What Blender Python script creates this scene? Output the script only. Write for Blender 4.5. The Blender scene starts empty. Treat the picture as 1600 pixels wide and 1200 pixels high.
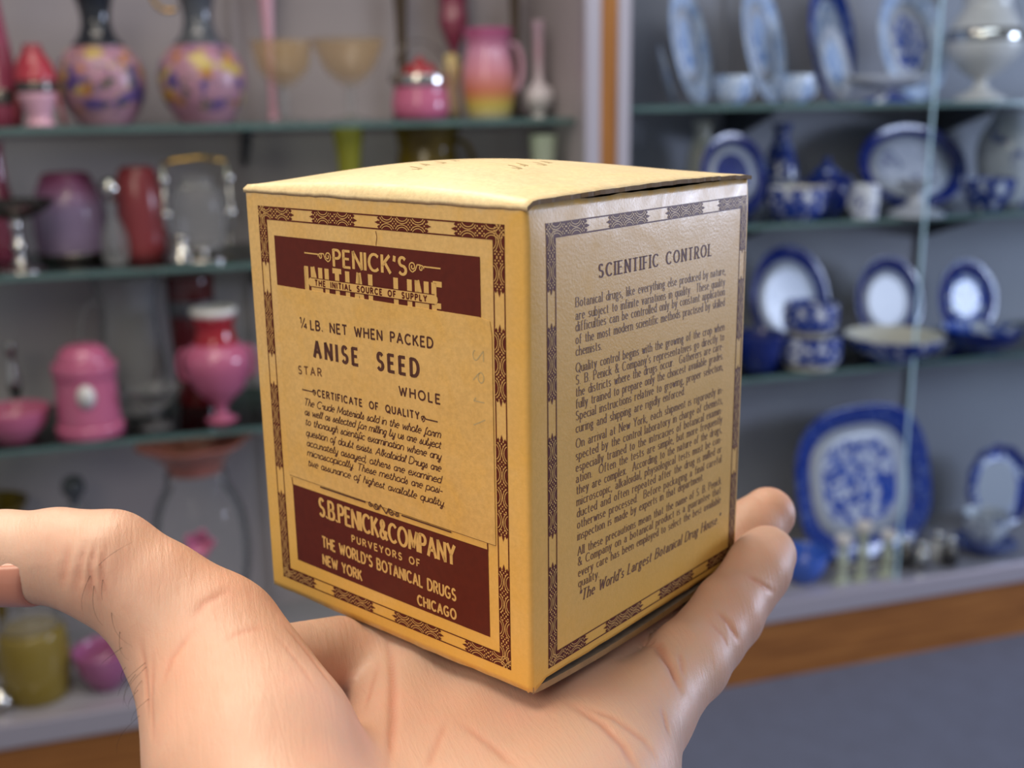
import bpy, bmesh, math, random
import numpy as np
from mathutils import Vector, Matrix
from mathutils.bvhtree import BVHTree

random.seed(7)
SC = bpy.context.scene
PI = math.pi

# ------------------------------------------------------------------ camera
# world: X along the display cases, Y into the cases, Z up, floor at 0
HEAD = math.radians(73.0)
CAM = Vector((-1.249, -2.258, 1.45))
RT = Vector((math.sin(HEAD), -math.cos(HEAD), 0))      # horizontal right of the photographer
FW = Vector((math.cos(HEAD), math.sin(HEAD), 0))       # horizontal forward
FPX = 1719.0                                           # focal length, 1600 px wide frame


def rig(r, f, u):
    """metres right / forward / up of the photographer's eye -> world"""
    return CAM + RT * r + FW * f + Vector((0, 0, u))


def rdir(r, f, u):
    return RT * r + FW * f + Vector((0, 0, u))


cx = rdir(0.999904, -0.003418, -0.013396).normalized()
cy = -rdir(-0.013825, -0.247230, -0.968856)
cz = -rdir(0.0, 0.968951, -0.247254)
cy = -rdir(-0.013825, -0.247230, -0.968856).normalized()
cz = cx.cross(cy).normalized()
cy = cz.cross(cx)
cam_data = bpy.data.cameras.new('camera')
cam = bpy.data.objects.new('camera', cam_data)
SC.collection.objects.link(cam)
cam.matrix_world = Matrix((
    (cx.x, cy.x, cz.x, CAM.x), (cx.y, cy.y, cz.y, CAM.y), (cx.z, cy.z, cz.z, CAM.z), (0, 0, 0, 1)))
cam_data.sensor_width = 36
cam_data.lens = 36 * FPX / 1600
cam_data.clip_start = 0.01
cam_data.clip_end = 50
cam_data.dof.use_dof = True
cam_data.dof.focus_distance = 0.240
cam_data.dof.aperture_fstop = 13.5
SC.camera = cam
CM_INV = cam.matrix_world.inverted()


def at(px, y, z):
    """world X and metres per pixel of the point that sits in column px at depth y, height z"""
    a = CM_INV @ Vector((0, y, z))
    b = CM_INV @ Vector((1, y, z)) - a
    k = (px - 800) / FPX
    s = (-k * a.z - a.x) / (b.x + k * b.z)
    d = -(a.z + s * b.z)
    return s, d / FPX


# ------------------------------------------------------------------ world, light, exposure
SC.view_settings.view_transform = 'Standard'
SC.view_settings.look = 'None'
SC.view_settings.exposure = 0.0
SC.view_settings.gamma = 1.0
SC.view_settings.use_curve_mapping = False
world = bpy.data.worlds.new('shop_ambient')
SC.world = world
world.use_nodes = True
world.node_tree.nodes['Background'].inputs[0].default_value = (0.88, 0.91, 1.0, 1)
world.node_tree.nodes['Background'].inputs[1].default_value = 0.28


def area(name, loc, target, sx, sy, power, color):
    l = bpy.data.lights.new(name, 'AREA')
    l.shape = 'RECTANGLE'
    l.size, l.size_y, l.energy, l.color = sx, sy, power, color
    o = bpy.data.objects.new(name, l)
    SC.collection.objects.link(o)
    o.location = loc
    o.rotation_euler = (Vector(target) - Vector(loc)).to_track_quat('-Z', 'Y').to_euler()
    return o


HANDPOS = rig(0, 0.25, -0.08)
area('ceiling_and_fill_light', rig(-0.35, 0.42, 1.12), HANDPOS, 1.2, 0.6, 22, (1.0, 0.90, 0.73))
area('ceiling_and_fill_light', rig(-0.7, -0.7, 0.75), HANDPOS, 1.2, 0.6, 11.5, (1.0, 0.89, 0.72))  # added fill behind the camera, brightens the front faces
area('ceiling_and_fill_light', rig(-0.6, 1.5, 1.25), rig(-0.6, 1.5, -1), 1.2, 0.6, 14, (1.0, 0.88, 0.76))
area('ceiling_and_fill_light', rig(0.95, 1.35, 1.05), rig(1.2, 2.7, -0.35), 1.2, 0.6, 10, (0.86, 0.92, 1.0))  # added light aimed into the right case to brighten the china
area('shop_window_light', (3.2, -1.9, 1.60), (-1.2, -1.9, 1.60), 1.5, 0.9, 105, (0.66, 0.75, 1.0))

# ------------------------------------------------------------------ object helpers


def tag(o, label=None, cat=None, group=None, kind=None):
    if label: o['label'] = label
    if cat: o['category'] = cat
    if group: o['group'] = group
    if kind: o['kind'] = kind
    return o


def link(name, me, parent=None, loc=None, rot=None):
    o = bpy.data.objects.new(name, me)
    SC.collection.objects.link(o)
    if parent is not None: o.parent = parent
    if loc is not None: o.location = loc
    if rot is not None: o.rotation_euler = rot
    return o


def empty(name, loc=(0, 0, 0), rot=(0, 0, 0), **kw):
    o = link(name, None, None, loc, rot)
    o.empty_display_size = 0.02
    return tag(o, **kw)


def mesh(name, verts, faces, mats, parent=None, loc=None, rot=None, smooth=False, midx=None):
    me = bpy.data.meshes.new(name)
    me.from_pydata([tuple(v) for v in verts], [], faces)
    for m in (mats if isinstance(mats, (list, tuple)) else [mats]): me.materials.append(m)
    if midx is not None: me.polygons.foreach_set('material_index', midx)
    if smooth: me.polygons.foreach_set('use_smooth', [True] * len(me.polygons))
    me.update()
    return link(name, me, parent, loc, rot)


def box_geo(x0, x1, y0, y1, z0, z1):
    v = [(x, y, z) for x in (x0, x1) for y in (y0, y1) for z in (z0, z1)]
    f = [(0, 1, 3, 2), (4, 6, 7, 5), (0, 4, 5, 1), (2, 3, 7, 6), (0, 2, 6, 4), (1, 5, 7, 3)]
    return v, f


def box(name, x0, x1, y0, y1, z0, z1, mat, parent=None, bevel=0.0):
    v, f = box_geo(x0, x1, y0, y1, z0, z1)
    o = mesh(name, v, f, mat, parent)
    if bevel:
        bm = bmesh.new(); bm.from_mesh(o.data)
        bmesh.ops.bevel(bm, geom=bm.edges[:], offset=bevel, segments=2, affect='EDGES')
        bm.to_mesh(o.data); bm.free()
    return o


def lathe(name, prof, mats, parent=None, loc=None, rot=None, seg=40, shape=None, closed=False, flute=None, cap=True):
    """revolve (r, z[, material]) rows about Z; shape(theta) scales x, y; flute(theta, i) scales r"""
    v, f, mi = [], [], []
    n = len(prof)
    for i, p in enumerate(prof):
        for j in range(seg):
            a = 2 * PI * j / seg
            r = p[0] * (flute(a, i / (n - 1)) if flute else 1)
            sx, sy = shape(a) if shape else (math.cos(a), math.sin(a))
            v.append((r * sx, r * sy, p[1]))
    rng = range(n if closed else n - 1)
    for i in rng:
        i2 = (i + 1) % n
        for j in range(seg):
            j2 = (j + 1) % seg
            f.append((i * seg + j, i * seg + j2, i2 * seg + j2, i2 * seg + j))
            mi.append(prof[i][2] if len(prof[i]) > 2 else 0)
    for e in ((0, True),):
        if cap and prof[e[0]][0] > 1e-5 and not closed:
            ring = list(range(e[0] * seg, e[0] * seg + seg))
            f.append(tuple(reversed(ring)) if e[1] else tuple(ring))
            mi.append(prof[e[0]][2] if len(prof[e[0]]) > 2 else 0)
    return mesh(name, v, f, mats, parent, loc, rot, True, mi)


def smooth_prof(pts, n=5):
    """Catmull-Rom through (r, z[, material]) rows"""
    out = []
    for i in range(len(pts) - 1):
        p0, p1, p2, p3 = pts[max(i - 1, 0)], pts[i], pts[i + 1], pts[min(i + 2, len(pts) - 1)]
        for k in range(n):
            t = k / n
            q = []
            for c in (0, 1):
                q.append(0.5 * (2 * p1[c] + (p2[c] - p0[c]) * t + (2 * p0[c] - 5 * p1[c] + 4 * p2[c] - p3[c]) * t * t
                                + (3 * p1[c] - p0[c] - 3 * p2[c] + p3[c]) * t ** 3))
            q[0] = max(q[0], 0.0)
            out.append((q[0], q[1], p1[2] if len(p1) > 2 else 0))
    out.append(tuple(pts[-1]) if len(pts[-1]) > 2 else (pts[-1][0], pts[-1][1], 0))
    return out


def tube(name, path, rad, mat, parent=None, loc=None, rot=None, seg=10, rads=None):
    v, f = [], []
    n = len(path)
    P = [Vector(p) for p in path]
    prev = None
    for i in range(n):
        t = (P[min(i + 1, n - 1)] - P[max(i - 1, 0)]).normalized()
        if prev is None:
            a = t.cross(Vector((0, 0, 1)))
            if a.length < 0.1: a = t.cross(Vector((0, 1, 0)))
        else:
            a = prev - t * prev.dot(t)
        a.normalize(); prev = a
        b = t.cross(a)
        r = rads[i] if rads else rad
        for j in range(seg):
            g = 2 * PI * j / seg
            v.append(P[i] + a * (r * math.cos(g)) + b * (r * math.sin(g)))
    for i in range(n - 1):
        for j in range(seg):
            j2 = (j + 1) % seg
            f.append((i * seg + j, i * seg + j2, (i + 1) * seg + j2, (i + 1) * seg + j))
    f.append(tuple(reversed(range(seg))))
    f.append(tuple(range((n - 1) * seg, n * seg)))
    return mesh(name, v, f, mat, parent, loc, rot, True)


def arc3(c, r, a0, a1, n=12, ry=None):
    """arc in the local XZ plane"""
    ry = ry or r
    return [(c[0] + r * math.cos(math.radians(a0 + (a1 - a0) * i / n)), c[1],
             c[2] + ry * math.sin(math.radians(a0 + (a1 - a0) * i / n))) for i in range(n + 1)]


# ------------------------------------------------------------------ materials
def lin(h):
    h = h.lstrip('#')
    c = [int(h[i:i + 2], 16) / 255 for i in (0, 2, 4)]
    return tuple(x / 12.92 if x <= 0.04045 else ((x + 0.055) / 1.055) ** 2.4 for x in c) + (1,)


class NT:
    def __init__(self, name):
        self.m = bpy.data.materials.new(name)
        self.m.use_nodes = True
        self.t = self.m.node_tree
        self.b = self.t.nodes['Principled BSDF']
        self.out = self.t.nodes['Material Output']

    def n(self, typ, **kw):
        nd = self.t.nodes.new('ShaderNode' + typ)
        for k, v in kw.items():
            if k.startswith('i_'):
                k2 = k[2:]
                nd.inputs[int(k2) if k2.isdigit() else k2.replace('_', ' ')].default_value = v
            else:
                setattr(nd, k, v)
        return nd

    def l(self, a, b):
        self.t.links.new(a, b)

    def obj(self):
        return self.n('TexCoord').outputs['Object']

    def noise(self, scale, detail=3, rough=0.55, vec=None, dist=0.0):
        nd = self.n('TexNoise')
        nd.inputs['Scale'].default_value = scale
        nd.inputs['Detail'].default_value = detail
        nd.inputs['Roughness'].default_value = rough
        nd.inputs['Distortion'].default_value = dist
        self.l(vec or self.obj(), nd.inputs['Vector'])
        return nd.outputs['Fac']

    def ramp(self, fac, stops, interp='LINEAR'):
        r = self.n('ValToRGB')
        r.color_ramp.interpolation = interp
        while len(r.color_ramp.elements) < len(stops): r.color_ramp.elements.new(0.5)
        for e, (p, c) in zip(r.color_ramp.elements, stops):
            e.position = p
            e.color = c if isinstance(c, tuple) else (c, c, c, 1)
        self.l(fac, r.inputs[0])
        return r.outputs[0]

    def mix(self, fac, a, b, typ='MIX'):
        m = self.n('MixRGB', blend_type=typ)
        for s, v in ((m.inputs[0], fac), (m.inputs[1], a), (m.inputs[2], b)):
            if isinstance(v, (int, float, tuple)): s.default_value = v
            else: self.l(v, s)
        return m.outputs[0]

    def math(self, op, a, b=0.0, c=None):
        m = self.n('Math', operation=op)
        for i, v in enumerate((a, b) if c is None else (a, b, c)):
            if isinstance(v, (int, float)): m.inputs[i].default_value = v
            else: self.l(v, m.inputs[i])
        return m.outputs[0]

    def bump(self, h, strength=0.3, dist=0.001):
        b = self.n('Bump')
        b.inputs['Strength'].default_value = strength
        b.inputs['Distance'].default_value = dist
        self.l(h, b.inputs['Height'])
        self.l(b.outputs[0], self.b.inputs['Normal'])

    def set(self, **kw):
        for k, v in kw.items():
            s = self.b.inputs[k.replace('_', ' ')]
            if hasattr(v, 'is_output'): self.l(v, s)
            else: s.default_value = v
        return self


def plain(name, col, rough=0.4, metal=0.0, var=0.0, scale=8, coat=0.0, spec=0.5):
    t = NT(name)
    c = lin(col)
    if var:
        d = tuple(x * (1 - var) for x in c[:3]) + (1,)
        t.set(Base_Color=t.ramp(t.noise(scale), [(0.3, d), (0.7, c)]))
    else:
        t.set(Base_Color=c)
    t.set(Roughness=rough, Metallic=metal, Coat_Weight=coat)
    t.b.inputs['Specular IOR Level'].default_value = spec
    return t.m


def clear_glass(name, tint, refl=1.45, rough=0.03, haze=0.0):
    """thin clear glass: see-through with fresnel gloss and a little milky haze"""
    t = NT(name)
    tr = t.n('BsdfTransparent'); tr.inputs[0].default_value = tint
    gl = t.n('BsdfGlossy'); gl.inputs['Roughness'].default_value = rough
    fr = t.n('Fresnel'); fr.inputs[0].default_value = refl
    mx = t.n('MixShader')
    t.l(fr.outputs[0], mx.inputs[0]); t.l(tr.outputs[0], mx.inputs[1]); t.l(gl.outputs[0], mx.inputs[2])
    o = mx.outputs[0]
    if haze:
        df = t.n('BsdfDiffuse'); df.inputs[0].default_value = (.72, .72, .72, 1)
        m2 = t.n('MixShader'); m2.inputs[0].default_value = haze
        t.l(o, m2.inputs[1]); t.l(df.outputs[0], m2.inputs[2]); o = m2.outputs[0]
    t.l(o, t.out.inputs[0])
    return t.m


def tinted(name, col, alpha, rough=0.12):
    """coloured or frosted glass that lets part of the background through"""
    t = NT(name)
    t.set(Base_Color=lin(col), Roughness=rough, Alpha=alpha)
    return t.m


def gradient_glass(name, stops, h, rough=0.18):
    """glass shading from one colour to another along its height h"""
    t = NT(name)
    s = t.n('SeparateXYZ'); t.l(t.obj(), s.inputs[0])
    t.set(Base_Color=t.ramp(t.math('DIVIDE', s.outputs[2], h), [(p, lin(c)) for p, c in stops]), Roughness=rough)
    return t.m


def transfer(name, scale, thresh=0.5, blue='#1c3a8c', white='#c9d0d8', dist=0.6, soft=0.05, rough=0.12, deep='#10246a'):
    """blue and white transfer print"""
    t = NT(name)
    n1 = t.noise(scale, 3, 0.6, dist=dist)
    n2 = t.noise(scale * 2.3, 2)
    b = t.ramp(n2, [(0.35, lin(deep)), (0.65, lin(blue))])
    t.set(Base_Color=t.mix(t.ramp(n1, [(thresh - soft, 0.0), (thresh + soft, 1.0)]), lin(white), b), Roughness=rough)
    return t.m


M = {}
# ------------------------------------------------------------------ setting materials
t = NT('carpet')
n1 = t.noise(14, 4); n2 = t.noise(420, 2)
t.set(Base_Color=t.mix(t.ramp(n2, [(0.3, 0.0), (0.7, 1.0)]), t.ramp(n1, [(0.35, lin('#50535f')), (0.65, lin('#595d6c'))]), lin('#6c7084')), Roughness=0.95)
t.bump(n2, 0.5, 0.004)
M['carpet'] = t.m
t = NT('oak')
s = t.n('Mapping'); t.l(t.obj(), s.inputs[0]); s.inputs['Scale'].default_value = (1.2, 14, 22)
n1 = t.noise(3, 4, vec=s.outputs[0], dist=0.5)
t.set(Base_Color=t.ramp(n1, [(0.3, lin('#7a4a22')), (0.55, lin('#99622f')), (0.75, lin('#a8713a'))]), Roughness=0.38)
M['oak'] = t.m
t = NT('oak_strip')
s = t.n('Mapping'); t.l(t.obj(), s.inputs[0]); s.inputs['Scale'].default_value = (22, 14, 1.2)
n1 = t.noise(3, 4, vec=s.outputs[0], dist=0.5)
t.set(Base_Color=t.ramp(n1, [(0.3, lin('#8c5820')), (0.55, lin('#9c6528')), (0.75, lin('#a87234'))]), Roughness=0.4)
M['oak_strip'] = t.m
M['alu'] = plain('brushed_aluminium', '#bcb6be', 0.4, 0.5)
M['wall'] = plain('wall_paint', '#bdb8b4', 0.9)
M['back_pale'] = plain('pale_back_panel', '#a59da0', 0.55, var=0.06, scale=3)
M['back_dark'] = plain('grey_back_panel', '#8e9098', 0.6, var=0.08, scale=3)
M['deck'] = plain('deck_panel', '#98959a', 0.5)
M['standard'] = plain('dark_metal', '#3c4148', 0.5, 0.4)
M['shelf_glass'] = clear_glass('shelf_glass', (0.80, 0.88, 0.85, 1), 1.3, 0.05)
M['glass_edge'] = plain('green_glass_edge', '#56706c', 0.15, var=0.25, scale=20)
M['pane'] = clear_glass('door_glass', (0.95, 0.97, 0.98, 1), 1.12, 0.02)
M['pane_edge'] = plain('pale_blue_glass_edge', '#b4d6e4', 0.2)

# ------------------------------------------------------------------ structure
tag(box('floor', -4, 4, -3.6, 0.6, -0.05, 0.0, M['carpet']), kind='structure')
tag(box('wall_back', -4, 4, 0.50, 0.60, 0.0, 2.7, M['wall']), kind='structure')
SH = 0.012                                   # shelf glass thickness
DECK = 0.205
CD = 0.42                                    # inside depth of a case
ZL = {1: 1.418, 2: 1.140, 3: 0.790}          # shelf tops, left case
ZR = {1: 1.440, 2: 1.166, 3: 0.795}


def case(name, x0, x1, backmat, label, posts, stds):
    c = empty(name, (0, 0, 0), label=label, cat='display case')
    box('base', x0, x1, 0.0, CD + 0.03, 0.0, 0.165, M['oak'], c)
    box('track_rail', x0, x1, -0.012, 0.03, 0.165, 0.222, M['alu'], c, 0.004)
    box('deck', x0, x1, 0.03, CD, 0.165, DECK, M['deck'], c)
    box('back_panel', x0, x1, CD, CD + 0.03, 0.165, 2.1, backmat, c)
    box('top_panel', x0, x1, 0.0, CD + 0.03, 2.1, 2.15, M['alu'], c)
    for a, b in posts:
        box('frame_post', a, b, -0.012, 0.03, 0.222, 2.1, M['alu'], c, 0.003)
    return c


def side(c, x, mat):
    return box('side_panel', x, x + 0.012, 0.03, CD, 0.222, 2.1, mat, c)


lc = case('display_case', -2.30, -0.356, M['back_pale'], 'left display case with pale back holding pink and clear glassware', [(-0.392, -0.356)], [])
side(lc, -0.385, M['back_pale'])
rc = case('display_case', -0.318, 1.75, M['back_dark'], 'right display case with grey back holding blue and white china', [(-0.318, -0.288)], [])
side(rc, -0.312, M['back_dark'])
tag(box('trim_1', -0.356, -0.318, -0.008, 0.03, 0.0, 2.15, M['oak_strip']), kind='structure')


def standard(c, x, zs, backm):
    st = box('shelf_standard', x - 0.009, x + 0.009, CD - 0.014, CD, 0.24, 2.08, backm, c)
    for z in zs:
        b = bmesh.new()
        v = [b.verts.new(p) for p in ((x - 0.006, CD - 0.01, z - SH - 0.0006), (x - 0.006, 0.16, z - SH - 0.0006), (x - 0.006, 0.16, z - SH - 0.012), (x - 0.006, CD - 0.03, z - SH - 0.085), (x - 0.006, CD - 0.01, z - SH - 0.09))]
        f = b.faces.new(v)
        r = bmesh.ops.extrude_face_region(b, geom=[f])
        bmesh.ops.translate(b, vec=(0.012, 0, 0), verts=[q for q in r['geom'] if isinstance(q, bmesh.types.BMVert)])
        bmesh.ops.recalc_face_normals(b, faces=b.faces[:])
        me = bpy.data.meshes.new('bracket'); b.to_mesh(me); b.free(); me.materials.append(M['standard'])
        link('bracket', me, st)


for x in (-1.74, -1.075): standard(lc, x, ZL.values(), M['back_pale'])
for x in (0.16, 0.80): standard(rc, x, ZR.values(), M['back_dark'])

SHELF_LABEL = {
    ('L', 1): 'top glass shelf carrying the two dark-necked pansy vases',
    ('L', 2): 'middle glass shelf carrying the silver castor set',
    ('L', 3): 'lowest glass shelf carrying the pink ridged jar',
    ('R', 1): 'top glass shelf under the leaning pale-lit blue platters',
    ('R', 2): 'middle glass shelf carrying the blue oval tureen',
    ('R', 3): 'lowest glass shelf carrying the stacked blue cups'}
for side_, zs, x0, x1 in (('L', ZL, -2.29, -0.39), ('R', ZR, -0.295, 1.74)):
    for k, z in zs.items():
        v, f = box_geo(x0, x1, 0.055, CD - 0.016, z - SH, z)
        o = mesh('glass_shelf', v, f, [M['shelf_glass'], M['glass_edge']], midx=[0, 0, 1, 1, 0, 0])
        tag(o, SHELF_LABEL[(side_, k)], 'glass shelf', 'glass shelves')

# sliding glass doors of the right case: two panes that overlap, the near one ends in a bright edge
dr = empty('glass_door', (0, 0, 0), label='clear sliding glass door with bright pale blue vertical edge', cat='glass door')
EX = at(1432, 0.004, 0.9)[0]
v, f = box_geo(EX, 1.70, 0.001, 0.006, 0.2225, 2.0995)
mesh('pane', v, f, M['pane'], dr)
box('pane_edge', EX - 0.004, EX, 0.001, 0.006, 0.2225, 2.0995, M['pane_edge'], dr)
# ------------------------------------------------------------------ lettering: skeleton strokes drawn as ribbons
# cap height 1, x-height .62, descender -.34; "@cx,cy,rx,ry,a0,a1" is an arc
G_CAP = {
    'A': (.74, '0,0 .37,1 .74,0;.14,.34 .60,.34'), 'B': (.60, '0,0 0,1 .30,1 @.30,.76,.24,.24,90,-90 0,.52;.30,.52 @.32,.26,.28,.26,90,-90 0,0'),
    'C': (.74, '@.42,.5,.42,.5,48,312'), 'D': (.72, '0,0 0,1 .26,1 @.26,.5,.44,.5,90,-90 0,0'),
    'E': (.52, '0,0 0,1;0,1 .50,1;0,.52 .42,.52;0,0 .52,0'), 'F': (.50, '0,0 0,1;0,1 .50,1;0,.50 .40,.50'),
    'G': (.80, '@.42,.5,.42,.5,50,318 .74,.42;.46,.42 .80,.42'), 'H': (.68, '0,0 0,1;.68,0 .68,1;0,.52 .68,.52'), 'I': (.02, '0,0 0,1'),
    'J': (.42, '@.20,.22,.20,.22,180,360 .40,1'), 'K': (.62, '0,0 0,1;.56,1 0,.40;.20,.60 .62,0'), 'L': (.48, '0,1 0,0;0,0 .48,0'),
    'M': (.84, '0,0 .06,1 .42,.16 .78,1 .84,0'), 'N': (.66, '0,0 0,1 .66,0 .66,1'), 'O': (.86, '@.43,.5,.43,.5,90,450'),
    'P': (.54, '0,0 0,1 .26,1 @.26,.74,.28,.26,90,-90 0,.48'), 'Q': (.86, '@.43,.5,.43,.5,90,450;.50,.22 .86,-.10'),
    'R': (.60, '0,0 0,1 .26,1 @.26,.75,.28,.25,90,-90 0,.50;.26,.50 .60,0'), 'S': (.54, '@.27,.75,.23,.25,35,270 @.27,.25,.26,.25,90,-145'),
    'T': (.62, '0,1 .62,1;.31,1 .31,0'), 'U': (.64, '0,1 0,.31 @.32,.31,.32,.31,180,360 .64,1'), 'V': (.70, '0,1 .35,0 .70,1'),
    'W': (1.0, '0,1 .26,0 .50,.86 .74,0 1.0,1'), 'X': (.66, '0,0 .62,1;.02,1 .66,0'), 'Y': (.66, '0,1 .33,.48 .66,1;.33,.48 .33,0'),
    'Z': (.60, '.02,1 .58,1 0,0 .60,0'), '&': (.70, '.70,0 .14,.66 .10,.80 .16,.94 .28,1 .40,.94 .44,.80 .36,.64 .10,.42 .02,.24 .08,.08 .24,0 .42,.06 .56,.22 .64,.44'),
    '1': (.20, '0,.82 .16,1 .16,0'), '4': (.56, '.42,0 .42,1 0,.3 .56,.3'), '7': (.5, '0,1 .5,1 .14,0'), '6': (.5, '.42,1 .1,.55 @.25,.27,.25,.27,150,-210'),
    '2': (.5, '@.25,.74,.24,.25,165,-30 0,0 .5,0'),
    '/': (.36, '0,-.05 .36,1.05'), '.': (.05, '0,.0 .03,.03'), ',': (.08, '.06,.06 0,-.16'), "'": (.08, '.06,1 .02,.74'), '"': (.22, '.04,1 0,.74;.2,1 .16,.74'),
    '-': (.28, '0,.32 .28,.32'), ' ': (.30, '')}
G_LOW = {
    'a': (.46, '.04,.50 @.20,.44,.18,.18,140,0 .38,.08 .46,.0;.38,.37 @.18,.18,.18,.19,80,285 .38,.12'),
    'b': (.46, '0,1 0,0;@.22,.31,.24,.31,150,-150'), 'c': (.40, '@.24,.31,.24,.31,45,315'), 'd': (.46, '.46,1 .46,0;@.24,.31,.24,.31,30,330'),
    'e': (.44, '.02,.34 .44,.34 @.23,.31,.22,.31,8,310'), 'f': (.32, '.12,0 .12,.78 @.27,.78,.15,.22,180,60;0,.62 .30,.62'),
    'g': (.46, '@.21,.40,.19,.22,90,450;.10,.21 .06,.10 .36,.04 @.24,-.17,.20,.17,40,-240 .14,.0;.34,.56 .46,.62'),
    'h': (.44, '0,1 0,0;0,.40 @.22,.40,.22,.22,170,0 .44,0'), 'i': (.03, '0,.62 0,0;0,.86 .02,.88'), 'j': (.12, '.10,.62 .10,-.16 @-.02,-.16,.12,.18,0,-120;.10,.86 .12,.88'),
    'k': (.46, '0,1 0,0;.40,.62 0,.24;.14,.36 .46,0'), 'l': (.03, '0,1 0,0'), 'm': (.74, '0,.62 0,0;0,.40 @.19,.40,.18,.22,170,0 .37,0;.37,.40 @.56,.40,.18,.22,170,0 .74,0'),
    'n': (.44, '0,.62 0,0;0,.40 @.22,.40,.22,.22,170,0 .44,0'), 'o': (.48, '@.24,.31,.24,.31,90,450'), 'p': (.46, '0,.62 0,-.34;@.22,.31,.24,.31,150,-150'),
    'q': (.46, '.46,.62 .46,-.34;@.24,.31,.24,.31,30,330'), 'r': (.30, '0,.62 0,0;0,.36 @.18,.40,.18,.22,170,40'), 's': (.36, '@.18,.46,.15,.16,35,270 @.18,.15,.17,.15,90,-145'),
    't': (.30, '.12,.84 .12,.14 @.24,.14,.12,.14,180,300;0,.62 .28,.62'), 'u': (.44, '0,.62 0,.22 @.22,.22,.22,.22,180,360 .44,.62;.44,.62 .44,0'),
    'v': (.44, '0,.62 .22,0 .44,.62'), 'w': (.68, '0,.62 .18,0 .34,.54 .50,0 .68,.62'), 'x': (.44, '0,0 .42,.62;.02,.62 .44,0'),
    'y': (.44, '0,.62 .22,.02;.44,.62 .20,-.14 .10,-.32 0,-.32'), 'z': (.40, '.02,.62 .40,.62 0,0 .40,0')}
G_SCRIPT = {     # single-storey joined hand
    'a': (.42, '.40,.56 @.22,.31,.21,.29,50,340;.42,.60 .40,.12 .46,0'), 'f': (.30, '.30,.90 .22,1.0 .12,.80 .10,-.30 .02,-.34 .0,-.22 .22,.20'),
    'r': (.34, '0,.40 .10,.62 .14,.50 .32,.54 .28,.10 .36,0'), 's': (.32, '0,.10 .16,.62 .30,.20 @.16,.14,.14,.14,30,-170'),
    'l': (.18, '0,.2 .16,.84 .10,1 .04,.86 .06,.10 .16,0'), 'b': (.36, '0,.2 .14,.9 .07,1 .02,.1 @.18,.16,.16,.16,180,430'),
    'h': (.40, '0,.2 .12,.9 .06,1 .02,0;.02,.36 @.20,.40,.17,.20,170,0 .37,.08 .44,0'), 'g': (.40, '.38,.56 @.21,.32,.20,.28,50,340;.40,.60 .36,-.26 @.24,-.26,.12,.10,0,-180 .40,.06'),
    'y': (.40, '0,.6 .04,.1 .2,.02 .36,.2 .40,.6 .36,-.26 @.24,-.26,.12,.10,0,-180 .40,.06')}


def strokes_of(spec):
    out = []
    if not spec: return out
    for s in spec.split(';'):
        pts, brk = [], []
        for tk in s.split():
            if tk[0] == '@':
                a = [float(q) for q in tk[1:].split(',')]
                n = max(5, int(abs(a[5] - a[4]) / 22))
                for i in range(n + 1):
                    g = math.radians(a[4] + (a[5] - a[4]) * i / n)
                    pts.append((a[0] + a[2] * math.cos(g), a[1] + a[3] * math.sin(g)))
            else:
                pts.append(tuple(float(q) for q in tk.split(',')))
        out.append(pts)
    return out


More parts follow.
